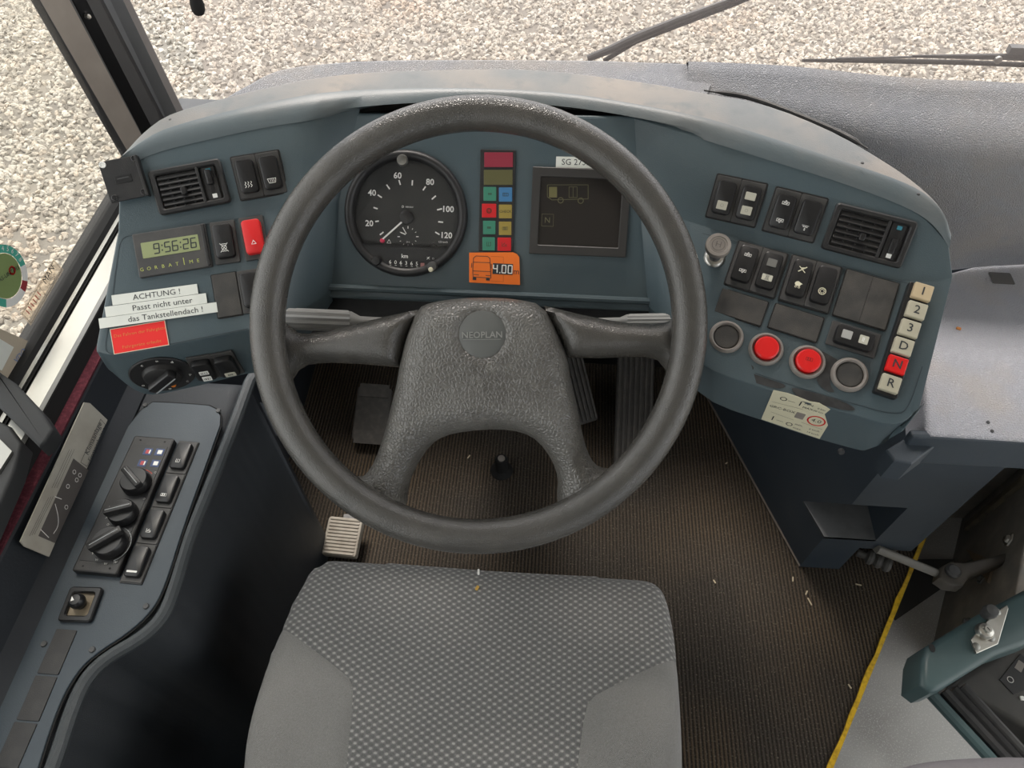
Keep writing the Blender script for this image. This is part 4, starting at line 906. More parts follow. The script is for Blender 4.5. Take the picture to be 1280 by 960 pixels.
# ================================================================== SIDE CONSOLE (left of the driver)
ZC = .600
def cz(pts, z=ZC): return [tuple(onz(x, y, z).xy) for x, y in pts]
con = thing('side_console', Vector((-.50, .35, 0)), 'dark blue side console with climate controls below the driver window', 'console')
edge = smoothpoly([(310, 474), (284, 545), (250, 628), (232, 672), (210, 748), (196, 775), (170, 797), (140, 813), (115, 832), (96, 858), (80, 900), (66, 945), (40, 1010), (10, 1080)], 2, False)
right = [onz(x, y, ZC) for x, y in edge]
left = [Vector((-.576, p.y, ZC)) for p in right]
outl = [tuple(p.xy) for p in right]+[(-.576, right[-1].y), (-.576, right[0].y)]
put('body', dome(outl, .014, lambda x, y, d: ZC-.002-.014*(1-math.sqrt(max(0, 1-(1-min(d if x > -.57 else .02, .014)/.014)**2))), .0)[0], CONSB, con, smooth=True, sharp=60)
pn_px = smoothpoly([(172, 503), (225, 505), (284, 510), (262, 572), (230, 660), (207, 735), (190, 766), (160, 793), (125, 815), (101, 836), (81, 868), (64, 912), (46, 970), (10, 1075), (-95, 1075), (-20, 925), (40, 790), (94, 672)], 2)
PF = Fr(onz(200, 640, ZC), Vector((0, 0, 1)))
put('control_panel', mv(prism([PF.loc(*q) for q in pn_px], 0, .003, .001), 0, 0, 0), PANEL, con, PF.M(PF.P))
put('panel_gap', mv(ring([PF.loc(*q) for q in pn_px][::-1] if area2([PF.loc(*q) for q in pn_px]) < 0 else [PF.loc(*q) for q in pn_px], offset([PF.loc(*q) for q in pn_px][::-1] if area2([PF.loc(*q) for q in pn_px]) < 0 else [PF.loc(*q) for q in pn_px], -.002), 0, .0012), 0, 0, 0), RUBBER, con, PF.M(PF.P))
for q in ((183, 508), (274, 515), (184, 759), (117, 813), (57, 806)):
    s_ = put('screw', lathe([(0, .0018), (.0012, .0018), (.0030, .0020), (.0036, .001), (.0036, 0)], 14), GREYMET, con, PF.Mp(*q, .003), smooth=True)
put('edge_roll', tube([Vector((right[0].x+.01, right[0].y+.08, ZC-.02))]+[Vector((p.x, p.y, ZC-.008)) for p in right], .0085, 10), mat('edge_highlight_vinyl', (.055, .064, .070), .38, bump=('grain', 700, .3)), con, smooth=True)  # edge tube in lighter vinyl; the edge highlight is put into its colour
# climate unit
M, w_, h_ = PF.quad([(170, 549), (220, 555), (154, 724), (100, 718)], .003)
cu = put('climate_unit', rbox(w_, h_, .010, .003, .002), BLACK, con, M, label='black climate control unit with three rotary knobs')
put('face_plate', mv(rbox(w_*.86, h_*.86, .0006, .001, .0002), 0, 0, .010), BLACKG, cu, M)
for x in (-.3, .3):
    for y in (-.465, .465): put('screw_hole', mv(prism(circ(.0013, 8), 0, .0003), x*w_, y*h_, .010), RUBBER, cu, M)
BLU = mat('icon_blue', (.02, .05, .16), .4)
def cl(px, py):
    p = M.inverted() @ onz(px, py, ZC+.012); return p.x, p.y
for k, q in enumerate(((185.4, 565.4), (200, 566), (178.7, 579.6), (194.8, 580))):
    a, b = cl(*q); put('icon', mv(rbox(.0115, .0105, .0003, .0005, .0001), a, b, .0106), BLU, cu, M)
    put('icon_print', mv(rbox(.005, .006, .0002, .0003, .0001), a, b, .0110), mat('icon_red', (.45, .04, .05), .4) if k in (0, 2) else WHITE, cu, M)
    put('icon_print', mv(rbox(.0018, .006, .0002, .0003, .0001), a+.003, b, .0111), WHITE, cu, M)
def knob(px, py, r, ang):
    a, b = cl(px, py)
    k = put('knob', mv(lathe([(0, .014), (r*.86, .0135), (r*.96, .011), (r, .001)], 36), a, b, .0105), BLACKG, cu, M, smooth=True)
    put('grip', xf(rbox(r*.50, r*2.02, .009, .002, .002), Matrix.Translation((a, b, .0235)) @ Matrix.Rotation(R(ang), 4, 'Z')), BLACK, cu, M, smooth=True, sharp=40)
    put('grip_line', xf(rbox(.0008, r*1.7, .0003, .0002, .0001), Matrix.Translation((a, b, .0325)) @ Matrix.Rotation(R(ang), 4, 'Z')), mat('grey_print', (.35, .37, .38), .5), cu, M)
    return a, b
a, b = knob(172.5, 605, .0185, 52); put('red_arc', stroke(arc(a, b, .0205, 50, 120), .0014, .0108), mat('icon_red2', (.55, .07, .04), .4), cu, M)
a, b = knob(156.5, 644, .0175, -68); a3, b3 = knob(140, 681, .0205, -48)
put('scale_arc', stroke(arc(a3, b3, .0235, -60, 70), .0010, .0108), mat('grey_print', (.35, .37, .38), .5), cu, M)
for t_, q in (('o', (159, 590)), ('o', (195, 591)), ('o', (181, 624)), ('*', (148, 628)), ('>', (138, 635)), ('>', (134, 648)), ('o', (136, 656)), ('v', (117, 692)), ('w', (122, 700)), ('w', (133, 705)), ('w', (145, 703))):
    a, b = cl(*q); put('scale_mark', mv(text(t_, .0062), a, b, .0109), mat('pale_print', (.45, .45, .43), .5), cu, M)
# four rockers in a strip
M4, w4, h4 = PF.quad([(223, 553), (246, 556), (182, 732), (156, 729)], .003)
put('switch_strip', rbox(w4+.002, h4+.002, .0016, .001, .0005), BLACKG, con, M4)
for k, (lb, sp) in enumerate((('black console rocker with seat symbol', dict(syms=[('seat2', 0, -9, .8)])), ('black console rocker with heater symbol', dict(syms=[('rowlight', 0, -10, .9)])), ('black console rocker with chair symbol', dict(syms=[('chair', 0, -10, .8)])), ('black console rocker with a pale end stripe', dict(pads=[(0, -13.5, 13, 2.5, WHITE)])))):
    rocker_switch(con, M4 @ Matrix.Translation((0, h4*(.375-.25*k), .0006)), lb, W=w4, H=h4/4-.0006, **sp)
# mirror joystick
Mj, wj, hj = PF.quad([(92, 736), (132, 737), (117, 781), (76, 778)], .003)
js = put('mirror_joystick', ring(rrect(wj, hj, .004), rrect(wj*.66, hj*.66, .003), 0, .006, .0015), BLACKG, con, Mj, smooth=True, sharp=40, label='small square joystick with brass surround')
put('surround', flat(rrect(wj*.68, hj*.68, .003), .0012), mat('brass_dirty', (.26, .21, .14), .5), js, Mj)
put('stick', mv(lathe([(0, .018), (.006, .0175), (.0085, .014), (.009, .009), (.0065, .004), (.0065, .001)], 24), -.001, .001), BLACKG, js, Mj, smooth=True)
put('arrow', mv(flat([(0, .003), (-.002, -.003), (.002, -.003)]), -.004, .002, .0181, 25), WHITE, js, Mj)
for q in ([(73, 787), (99, 789), (75, 845), (48, 843)], [(47, 845), (74, 847), (51, 903), (22, 901)], [(21, 903), (50, 905), (24, 962), (-6, 960)]):
    Mb, wb, hb = PF.quad(q, .003); put('blank_cover', rbox(wb-.0006, hb-.0006, .0012, .001, .0004), BLACK, con, Mb)
# inner vertical side of the console: access plate, red latch, small plate
XS = -.430
SF = Fr(onx(300, 640, XS), Vector((1, 0, 0)), Vector((0, 1, 0)))
ap = [SF.loc(*q) for q in ((262, 600), (298, 560), (322, 588), (284, 712), (256, 702))]
SFp = Fr(onz(300, 640, .40), Vector((.80, 0, .60)), Vector((0, 1, 0)))
pl = put('access_plate', mv(prism([SFp.loc(*q) for q in ((300, 562), (332, 575), (292, 700), (284, 711), (256, 700))], -.012, .001, .0008), 0, 0, 0), mat('plate_dark', (.05, .056, .06), .4), con, SFp.M(SFp.P))
put('plate_back', prism([SFp.loc(*q) for q in ((318, 500), (352, 512), (318, 720), (230, 735))], -.03, -.001), CONSB, con, SFp.M(SFp.P))
put('screw', lathe([(0, .0018), (.0036, .001), (.0036, 0)], 12), STEEL, con, SFp.Mp(282, 700, .001)); put('screw', lathe([(0, .004), (.003, .004), (.0065, .002), (.0065, 0)], 14), STEEL, con, SFp.Mp(310, 557, .002))
Mr, wr, hr = SFp.quad([(291, 591), (316, 601), (311, 614), (286, 604)], .001)
put('red_latch', rbox(wr, hr, .016, .002, .002), mat('dull_red', (.42, .035, .012), .45), con, Mr, label='small red plastic latch')
Mr, wr, hr = SFp.quad([(322, 600), (331, 601), (320, 639), (311, 638)], .0015)
mp_ = put('name_plate', ring(rrect(wr, hr, .0006, 1), rrect(wr-.004, hr-.004, .0004, 1), 0, .0012), mat('brass_dirty2', (.34, .30, .22), .5), con, Mr); put('plate_face', flat(rrect(wr-.003, hr-.003, .0004, 1), .0006), BLACK, mp_, Mr)
# instruction sticker on the ledge (climate control guide)
sa, sb, scn, sd_ = onz(105, 503, .667), onz(134, 525, .622), onz(61, 696, .622), onz(25, 680, .667)
KF = Fr((sa+sb+scn+sd_)/4, (sd_-sa).cross(sb-sa)*(-1), Vector((0, 1, 0)))
if KF.n.dot(CAM-KF.P) < 0: KF = Fr(KF.P, -KF.n, Vector((0, 1, 0)))
KF = Fr(KF.P+KF.n*.004, KF.n, Vector((0, 1, 0)))
kp = [KF.loc(*q) for q in ((105, 503), (112, 504), (134, 525), (61, 696), (30, 683), (25, 677))]
MK = KF.M(KF.P)
ks = put('instruction_plate', prism(kp, -.001, .0006), mat('aged_label', (.46, .44, .38), .5, noise=(25, (.36, .33, .28), .4, .75)), con, MK, label='worn silver climate control instruction label on the ledge')
gp = [KF.loc(*q) for q in ((91, 573), (110, 588), (68, 679), (47, 670))]
put('diagram_ground', mv(flat(gp), 0, 0, .0009), mat('label_grey', (.10, .09, .085), .5), ks, MK)
put('title_box', stroke([KF.loc(*q) for q in ((125, 524), (131, 531), (108, 583), (100, 578))], .0006, .0010, True), INK, ks, MK)
def ktext(t_, p, q, s_, m=INK):
    a = Vector(KF.loc(*p)); b = Vector(KF.loc(*q)); ang = math.degrees(math.atan2((b-a).y, (b-a).x)); c = (a+b)/2
    put('lettering', mv(text(t_, s_), c.x, c.y, .0011, ang), m, ks, MK)
ktext('Klimaanlage', (108, 566), (124, 530), .0105); ktext('Eingangsheizer', (112, 574), (128, 538), .0088)
put('fine_print', join(*[stroke([KF.loc(92-k*3+j, 562-k*0+j*1.2), KF.loc(70-k*3+j, 610+j*1.2)], .0004, .0010) for k in range(3) for j in (0,)]+[stroke([KF.loc(66-k*3, 620+k), KF.loc(42-k*3, 668+k)], .0004, .0010) for k in range(3)]), INK, ks, MK)
put('diagram_line', join(stroke([KF.loc(*q) for q in smoothpoly([(68, 630), (72, 645), (72, 658), (66, 667)], 2, False)], .0009, .0011), stroke([KF.loc(68, 621), KF.loc(76, 624)], .0009, .0011), stroke([KF.loc(50, 662), KF.loc(60, 672)], .0009, .0011)), WHITE, ks, MK)
for q in ((84, 608), (82, 634), (92, 590), (99, 594), (95, 600)): put('diagram_mark', mv(stroke(arc(0, 0, .0025, 0, 360), .0007), *KF.loc(*q), .0011), WHITE, ks, MK)

# ================================================================== DRIVER SEAT
def fabric(name, c1, c2, c3, patt):
    m = bpy.data.materials.new(name); m.use_nodes = True; t = m.node_tree; b = t.nodes['Principled BSDF']; b.inputs['Roughness'].default_value = .95; b.inputs['Specular IOR Level'].default_value = .15
    b.inputs['Sheen Weight'].default_value = .25
    tc = t.nodes.new('ShaderNodeTexCoord'); sx = t.nodes.new('ShaderNodeSeparateXYZ'); t.links.new(tc.outputs['Object'], sx.inputs[0])
    def mth(op, a, v):
        n_ = t.nodes.new('ShaderNodeMath'); n_.operation = op
        for i, q in enumerate((a, v)):
            if q is None: continue
            if isinstance(q, (int, float)): n_.inputs[i].default_value = q
            else: t.links.new(q, n_.inputs[i])
        return n_.outputs[0]
    px_, py_ = patt
    s1 = mth('SINE', mth('MULTIPLY', sx.outputs[0], 2*math.pi/px_), None); s2 = mth('SINE', mth('MULTIPLY', sx.outputs[1], 2*math.pi/py_), None)
    pr = mth('MULTIPLY', s1, s2)
    cr = t.nodes.new('ShaderNodeValToRGB'); e = cr.color_ramp.elements; e[0].position = .30; e[0].color = (*c1, 1); e[1].position = .88; e[1].color = (*c3, 1); cr.color_ramp.elements.new(.72).color = (*c2, 1)
    mp = t.nodes.new('ShaderNodeMapRange'); mp.inputs[1].default_value = -1; mp.inputs[2].default_value = 1; t.links.new(pr, mp.inputs[0]); t.links.new(mp.outputs[0], cr.inputs[0])
    nz = t.nodes.new('ShaderNodeTexNoise'); nz.inputs['Scale'].default_value = 700; t.links.new(tc.outputs['Object'], nz.inputs['Vector'])
    mx = t.nodes.new('ShaderNodeMix'); mx.data_type = 'RGBA'; mx.blend_type = 'MULTIPLY'; mx.inputs[0].default_value = .5; t.links.new(cr.outputs[0], mx.inputs[6]); t.links.new(nz.outputs[0], mx.inputs[7])
    t.links.new(mx.outputs[2], b.inputs['Base Color'])
    bp = t.nodes.new('ShaderNodeBump'); bp.inputs['Strength'].default_value = .5; bp.inputs['Distance'].default_value = .0012
    ad = mth('ADD', mp.outputs[0], nz.outputs[0]); t.links.new(ad, bp.inputs['Height']); t.links.new(bp.outputs[0], b.inputs['Normal']); return m
FABC = fabric('seat_weave', (.20, .20, .197), (.29, .288, .28), (.52, .51, .48), (.0132, .0088))
FABS = fabric('seat_plain', (.34, .335, .32), (.37, .365, .35), (.40, .395, .38), (.0016, .0016))
ZS = .490
def zs(pts): return [tuple(onz(x, y, ZS).xy) for x, y in pts]
so = smoothpoly(zs([(402, 690), (420, 688), (520, 689), (600, 693), (700, 701), (800, 712), (822, 718), (836, 735), (846, 780), (851, 830), (856, 900), (858, 960), (856, 1150), (840, 1290), (300, 1290), (290, 1150), (296, 960), (304, 900), (326, 830), (352, 765), (378, 712)]), 2)
seamL = zs([(345, 782), (360, 790), (410, 826), (435, 846), (441, 858), (438, 900), (432, 960), (430, 1160)])
seamR = zs([(856, 821), (840, 825), (790, 846), (745, 868), (735, 878), (730, 900), (722, 960), (715, 1160)])
Lreg = seamL+zs([(200, 1160), (200, 782)]); Rreg = seamR+zs([(950, 1160), (950, 821)])
cx_ = (-.32+.19)/2
def seath(x, y, d):
    w_ = .055; h = ZS-.045*(1-math.sqrt(max(0, 1-(1-min(d, w_)/w_)**2)))
    u = (x-cx_)/.25; h += .020*min(1, abs(u))**3-.010*max(0, 1-abs(u))
    h -= .05*max(0, (y-.26))**1.2
    for sm in (seamL, seamR):
        q = sdist((x, y), sm, False)
        if q < .008: h -= .004*(1-q/.008)
    return h
def sreg(x, y): return 'L' if inside((x, y), Lreg) else ('R' if inside((x, y), Rreg) else 'C')
st = thing('driver_seat', Vector((cx_, .12, 0)), 'grey driver seat with dotted woven centre and plain side panels', 'seat')
dm = dome(so, .011, seath, ZS-.115, sreg, (seamL, seamR))
put('cushion', dm['C'], FABC, st, smooth=True, sharp=80); put('side_panel', dm['L'], FABS, st, smooth=True, sharp=80); put('side_panel', dm['R'], FABS, st, smooth=True, sharp=80)
put('seat_pan', prism(offset(so if area2(so) > 0 else so[::-1], .02), .30, ZS-.112), BLACK, st)
put('suspension_base', box(cx_-.17, cx_+.17, -.06, .27, .0, .30), BLACK, st, bevel=(.01, 2))
bp_ = [(-.235, 0), (.235, 0), (.225, .35), (.18, .56), (.10, .62), (-.10, .62), (-.18, .56), (-.225, .35)]
put('backrest', xf(prism(smoothpoly(bp_, 2), 0, .10, .03, 4), Matrix.Translation((cx_, -.24, .50)) @ Matrix.Rotation(R(102), 4, 'X') @ Matrix.Rotation(R(180), 4, 'Y') @ Matrix.Translation((0, 0, -.0))), FABC, st, smooth=True)
put('side_rail', tube([(cx_-.275, .20, .34), (cx_-.275, -.05, .34), (cx_-.27, -.15, .36)], .012, 10), GREYMET, st, smooth=True)
cr1 = put('crumb', mv(rbox(.0030, .0085, .002, .0012, .0008), *onz(597.5, 709, ZS).xy, 0, 5), WHITE, None, Matrix.Translation((0, 0, seath(*onz(597.5, 709, ZS-.003).xy, .03)+.0002)), label='tiny white crumb near the front of the seat cushion', cat='crumb')
cr2 = put('crumb', mv(rbox(.0040, .0070, .002, .0012, .0008), *onz(596, 731, ZS).xy, 0, -25), mat('crumb_yellow', (.62, .38, .08), .6), None, Matrix.Translation((0, 0, seath(*onz(596, 731, ZS-.003).xy, .05)+.0002)), label='tiny yellow crumb on the seat cushion', cat='crumb')

# ================================================================== PEDALS AND FLOOR ITEMS
def pedal(name, quadpx, zb_, zt, m, ribs, label, ribm=None, across=False, thick=.012):
    """pixel corners TL TR BR BL; lower edge at height zb_, upper at zt"""
    tl, tr = onz(*quadpx[0], zt), onz(*quadpx[1], zt); br, bl = onz(*quadpx[2], zb_), onz(*quadpx[3], zb_)
    c = (tl+tr+br+bl)/4; u = ((tr-tl)+(br-bl)).normalized(); v = ((tl-bl)+(tr-br)); v = (v-u*v.dot(u)).normalized(); n_ = u.cross(v)
    w_ = ((tr-tl).length+(br-bl).length)/2; h_ = ((tl-bl).length+(tr-br).length)/2
    M = Matrix(((u.x, v.x, n_.x, c.x), (u.y, v.y, n_.y, c.y), (u.z, v.z, n_.z, c.z), (0, 0, 0, 1)))
    t_ = thing(name, Vector((c.x, c.y, 0)), label, 'pedal')
    put('pad', rbox(w_, h_, thick, .006, .003, -thick), m, t_, M, smooth=True, sharp=40)
    for k in range(ribs):
        if across: g = mv(rbox(w_*.86, h_*.5/ribs, .002, .0008, .0006), 0, h_*(-.44+.88*k/(ribs-1)), 0)
        else: g = mv(rbox(w_*.5/ribs, h_*.94, .005, .0008, .0008), w_*(-.43+.86*k/(ribs-1)), 0, 0)
        put('rib', g, ribm or m, t_, M)
    put('bracket', box(c.x-.012, c.x+.012, c.y-.01, c.y+.06, 0, max(.01, c.z-.02)), BLACK, t_)
    return t_
PED = mat('pedal_rubber', (.055, .052, .048), .6, noise=(60, (.085, .078, .068), .45, .8))
pedal('accelerator_pedal', [(788, 425), (838, 428), (795, 585), (752, 583)], .025, .16, PED, 7, 'black ribbed accelerator pedal leaning on the toe board')
pedal('brake_pedal', [(700, 420), (739, 424), (728, 520), (700, 545)], .05, .18, PED, 7, 'black ribbed brake pedal partly behind the wheel hub')
pedal('foot_switch_pad', [(448, 483), (492, 486), (480, 552), (438, 549)], .03, .08, mat('pad_grey', (.075, .07, .064), .7, noise=(70, (.12, .11, .095), .45, .8)), 2, 'grey square foot pad on the dark floor', across=True)
pedal('foot_rest', [(411, 645), (456, 649), (442, 697), (401, 692)], .05, .065, mat('rest_beige', (.36, .33, .28), .6, noise=(40, (.26, .23, .19), .45, .75)), 11, 'pale ribbed metal foot rest beside the seat', across=True, thick=.02)
fk = thing('floor_knob', onz(627, 585, 0), 'small black rubber floor knob with worn tip', 'knob')
M = Matrix.Translation(onz(627, 588, 0))
put('base', lathe([(0, .012), (.014, .012), (.024, .004), (.026, 0)], 24), RUBBER, fk, M, smooth=True); put('stem', lathe([(0, .055), (.012, .054), (.0145, .048), (.0145, .010)], 24), RUBBER, fk, M, smooth=True); put('tip', lathe([(0, .0570), (.0075, .0565), (.0085, .0535)], 20), GREY, fk, M, smooth=True)
LIT = mat('straw', (.55, .47, .33), .8)
for x, y, a, l_, lb in ((1073, 731, 170, .012, 'pale wood chip just behind the foot of the navy pedestal'), (1008, 741, 60, .010, 'thin straw in front of the pedestal corner'), (1012, 752, 110, .016, 'longest bent straw in front of the pedestal corner'), (991, 724, 80, .010, 'upright straw scrap touching the pedestal corner'), (908, 579, 40, .006, 'white crumb between the wheel rim and the pedestal'), (586, 571, 60, .010, 'straw scrap beside the black floor knob'), (1062, 858, 120, .009, 'straw scrap near the yellow edging strip'), (893, 727, 120, .008, 'straw scrap right beside the seat front corner')):
    put('straw_scrap', rbox(l_, .0026, .0016, .0008, .0005), LIT, None, Matrix.Translation(onz(x, y, .0003)) @ Matrix.Rotation(R(a), 4, 'Z'), label=lb, cat='scrap', group='scraps on the carpet')

# ================================================================== PEDESTAL UNDER THE RIGHT WING
y0 = .62; xa = .562; xb = .744; zl, zt = .150, .288; ztop = .655
pd = thing('dash_pedestal', Vector((xa, y0, 0)), 'navy moulded pedestal with a small ledge pocket under the right dash wing', 'pedestal')
far = onz(872, 476, 0); dirL = Vector((far.x-xa, far.y-y0, 0)); dl_ = dirL.normalized()
Pt = lambda t, z: Vector((xa, y0, 0))+dl_*t+Vector((0, 0, z))
led = .075                                                  # depth of the ledge pocket
xr = .660
V = []; Fc = []
def face(*p):
    k = len(V); V.extend(p); Fc.append(list(range(k, k+len(p))))
N = lambda x, z: Vector((x, y0, z))
bkp = lambda x, z, d: Vector((x, y0+d, z))
# near face around the pocket
face(N(xa, 0), N(xa+.082, 0), N(xa+.082, .110), N(xb, .110), N(xb, zl), N(xa, zl))
face(N(xr, zl), N(xb, zl), N(xb, zt), N(xr, zt)); face(N(xa, zt), N(xb, zt), N(xb, ztop), N(xa, ztop))
tl_ = led/dl_.y
face(Pt(0, 0), Pt(0, zl), Pt(tl_, zl), Pt(dirL.length, zl), Pt(dirL.length, 0))                       # left face below the pocket
face(Pt(0, zt), Pt(0, ztop), Pt(dirL.length, ztop), Pt(dirL.length, zl), Pt(tl_, zl))                 # left face above, cut slanting
q1 = Pt(tl_, zl); q2 = bkp(xr, zl, led)
face(N(xr, zl), N(xr, zt), q2)                                                            # right cheek
face(q1, q2, N(xr, zt), N(xa, zt))                                                        # slanted back
face(N(xb, .110), bkp(xb, .110, .45), bkp(xb, ztop, .45), N(xb, ztop))                     # right side
face(N(xa+.082, .110), bkp(xa+.082, .110, .3), bkp(xb, .110, .3), N(xb, .110)); face(N(xa+.082, 0), bkp(xa+.082, 0, .3), bkp(xa+.082, .110, .3), N(xa+.082, .110))
put('body', (V, Fc), NAVY, pd)
LED = [N(xa, zl), N(xr, zl), q2, q1]
put('ledge', (LED+[p+Vector((0, 0, -.006)) for p in LED], [[0, 1, 2, 3], [4, 7, 6, 5], [0, 4, 5, 1], [1, 5, 6, 2], [2, 6, 7, 3], [3, 7, 4, 0]]), mat('ledge_grey', (.155, .16, .165), .5, noise=(30, (.11, .115, .12), .45, .8)), pd)
put('edge_strip', tube([Pt(0, .004), Pt(dirL.length, .004)], .003, 6), mat('edge_brown', (.14, .12, .10), .6), pd)
put('lock_knob', lathe([(0, .006), (.004, .0055), (.005, .003), (.005, 0)], 16), GREYMET, pd, Matrix.Translation(ony(1051, 563, .60)) @ Matrix.Rotation(R(80), 4, 'X'), smooth=True)

# ================================================================== ENTRANCE MECHANISM (right of the platform)
hA, hB = Vector((1.03, .82, 0)), Vector((.868, .49, 0)); hd = (hB-hA).normalized(); hn = Vector((-hd.y, hd.x, 0))
if hn.dot(CAM-hA) < 0: hn = -hn
HFm = Fr(hA, hn, -hd)
hm = thing('door_mechanism', Vector((hB.x, hB.y, -.16)), 'grimy black door mechanism plate with bolts standing on the grey aisle floor', 'mechanism')
def hbox(u0, u1, z0, z1, d0, d1):
    return [HFm.at(u, z, d) for d in (d0, d1) for u, z in ((u0, z0), (u1, z0), (u1, z1), (u0, z1))], [[3, 2, 1, 0], [4, 5, 6, 7], [0, 1, 5, 4], [1, 2, 6, 5], [2, 3, 7, 6], [3, 0, 4, 7]]
Lh = (hB-hA).length
put('plate', hbox(-Lh, .05, -.16, .62, -.03, 0), BROWNGREY, hm, bevel=(.004, 2))
def hpx(px, py): return HFm.loc(px, py)
for q, r_ in (((1262, 675), .012), ((1215, 706), .012), ((1228, 722), .012), ((1238, 770), .010), ((1210, 778), .008)):
    u, v = hpx(*q); put('bolt', lathe([(0, .009), (r_*.6, .009), (r_*.75, .007), (r_*.8, .003), (r_*1.2, .0028), (r_*1.3, 0)], 6 if r_ > .011 else 14), STEEL if q[0] > 1255 else GREYMET, hm, HFm.M(HFm.at(u, v), .0005), smooth=False)
sl0, sl1 = hpx(1210, 662), hpx(1285, 592)
put('slot_rail', hbox(min(sl0[0], sl1[0])-.006, min(sl0[0], sl1[0])+.012, min(sl0[1], sl1[1]), max(sl0[1], sl1[1]), 0, .010), mat('worn_rail', (.14, .12, .085), .5, noise=(40, (.07, .06, .05), .45, .7)), hm)
tb = [hpx(*q) for q in ((1211, 688), (1246, 703), (1238, 730))]
put('corner_bracket', mv(prism(tb, .001, .006), 0, 0, 0), mat('bronze_plate', (.20, .15, .10), .5, noise=(50, (.12, .09, .07), .45, .7)), hm, HFm.M(HFm.P))
lvz = .095
put('lever', prism([tuple(onz(x, y, lvz).xy) for x, y in ((1174, 722), (1177, 708), (1190, 701), (1206, 703), (1260, 690), (1262, 702), (1212, 722), (1204, 733), (1187, 731))], lvz-.03, lvz, .006), mat('greasy_metal', (.075, .068, .058), .5, noise=(30, (.12, .105, .085), .45, .75)), hm, smooth=True, sharp=50); put('pivot', lathe([(0, .012), (.010, .011), (.014, .007), (.014, 0)], 20), GREYMET, hm, Matrix.Translation(onz(1190, 715, lvz-.001)), smooth=True)
rod = thing('push_rod', ony(1100, 690, .66), 'grey push rod with rubber bellows reaching from the pedestal to the door mechanism', 'rod')
ra = ony(1096, 686, .615); rb = onz(1182, 721, .075)
put('shaft', tube([ra, rb], .0085, 12), mat('rod_grey', (.20, .19, .17), .5), rod, smooth=True)
ba, bb = ony(1072, 690, .63), ony(1114, 708, .60); pts = [ba.lerp(bb, k/12) for k in range(13)]
put('bellows', tube(pts, [.009 if k < 4 else (.0155 if k % 3 else .011) for k in range(13)], 14), mat('bellows_rubber', (.07, .068, .064), .6), rod, smooth=True)
put('wall_step', join(box(xb-.02, 1.10, .84, .88, -.16, .70), box(xb-.02, xb+.02, .66, .86, -.16, .11)), BROWNGREY, label='dark rear of the step well behind the pedestal', cat='wall', kind='structure')
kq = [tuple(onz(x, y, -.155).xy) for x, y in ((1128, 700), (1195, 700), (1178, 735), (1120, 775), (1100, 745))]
put('dark_floor_plate', prism(kq, -.16, -.150), mat('plate_dark_grey', (.05, .05, .05), .55), label='thin dark grey plate on the aisle floor under the push rod', cat='plate')  # thin flat piece, darker than the aisle floor around it
# teal swing arm with steel lock plate
za = .44
def zp(pts, z): return [tuple(onz(x, y, z).xy) for x, y in pts]
arm = thing('barrier_arm', onz(1200, 830, za)-Vector((0, 0, .3)), 'teal painted barrier arm carrying a steel lock plate', 'barrier')
ap_ = zp([(1153, 822), (1158, 808), (1170, 800), (1222, 768), (1300, 727), (1480, 640), (1480, 700), (1300, 800), (1258, 815), (1245, 820), (1175, 864), (1164, 866), (1151, 856)], za)
put('beam', prism(ap_, za-.06, za, .008, 3), TEALARM, arm, smooth=True, sharp=50)
put('post', (lambda c: box(c.x-.03, c.x+.03, c.y-.03, c.y+.03, -.16, za-.055))(onz(1450, 685, za)), TEALARM, arm)
lpz = za+.0005
lp = put('lock_plate', prism(zp([(1219, 818), (1212, 800), (1240, 768), (1257, 757), (1259, 762), (1246, 806)], lpz), lpz, lpz+.004, .001), STEEL, arm, label='bright steel lock plate with screws')
for q in ((1220, 808), (1238.5, 797.5), (1246, 765)): put('plate_screw', lathe([(0, .0025), (.003, .0025), (.0050, .0015), (.0052, 0)], 14), ALU, lp, Matrix.Translation(onz(*q, lpz+.004)), smooth=True)
Ml = Matrix.Translation(onz(1229, 790, lpz+.003)); put('lock_cylinder', lathe([(0, .014), (.0045, .014), (.0055, .010), (.0095, .009), (.0115, .006), (.0115, 0)], 22), STEEL, lp, Ml, smooth=True); put('keyhole', mv(rbox(.001, .005, .0004, .0003, .0001), 0, 0, .0141, 30), BLACKG, lp, Ml)
put('latch', lathe([(0, .020), (.008, .019), (.010, .012), (.008, 0)], 14), GREYMET, lp, Matrix.Translation(onz(1232, 768, lpz)), smooth=True)
put('bolt_hole', prism(circ(.004, 10, .006), 0, .0006), BLACKG, arm, Matrix.Translation(onz(1165, 810, za+.0002)))
# ticket machine below the arm with its rails
tmz = .33
tm = thing('ticket_machine', onz(1260, 870, tmz)-Vector((0, 0, .3)), 'grey ticket machine with a small label below the barrier arm', 'machine')
put('body', prism(zp([(1185, 858), (1215, 835), (1330, 770), (1430, 800), (1330, 975), (1284, 912)], tmz), .27, tmz, .01, 3), mat('machine_grey', (.075, .073, .070), .45, noise=(18, (.11, .105, .098), .45, .75)), tm, smooth=True, sharp=50)
put('hanger', (lambda c: box(c.x-.02, c.x+.02, c.y-.02, c.y+.02, .32, .379))(onz(1340, 790, tmz)), BLACK, tm)
lb_ = [(1249, 850), (1275, 818), (1320, 850), (1266, 868)]
put('label_plate', prism(zp(lb_, tmz), tmz+.0005, tmz+.0015), BLACKG, tm)
TF = Fr(onz(1262, 850, tmz), Vector((0, 0, 1)))
put('label_mark', mv(stroke(arc(0, 0, .0042, 0, 360, 16), .0012), *TF.loc(1262, 850), .0022), WHITE, tm, TF.M(TF.P)); put('label_block', mv(rbox(.016, .010, .0004, .0005, .0001), *TF.loc(1274, 833), .0016, 50), GREY, tm, TF.M(TF.P))
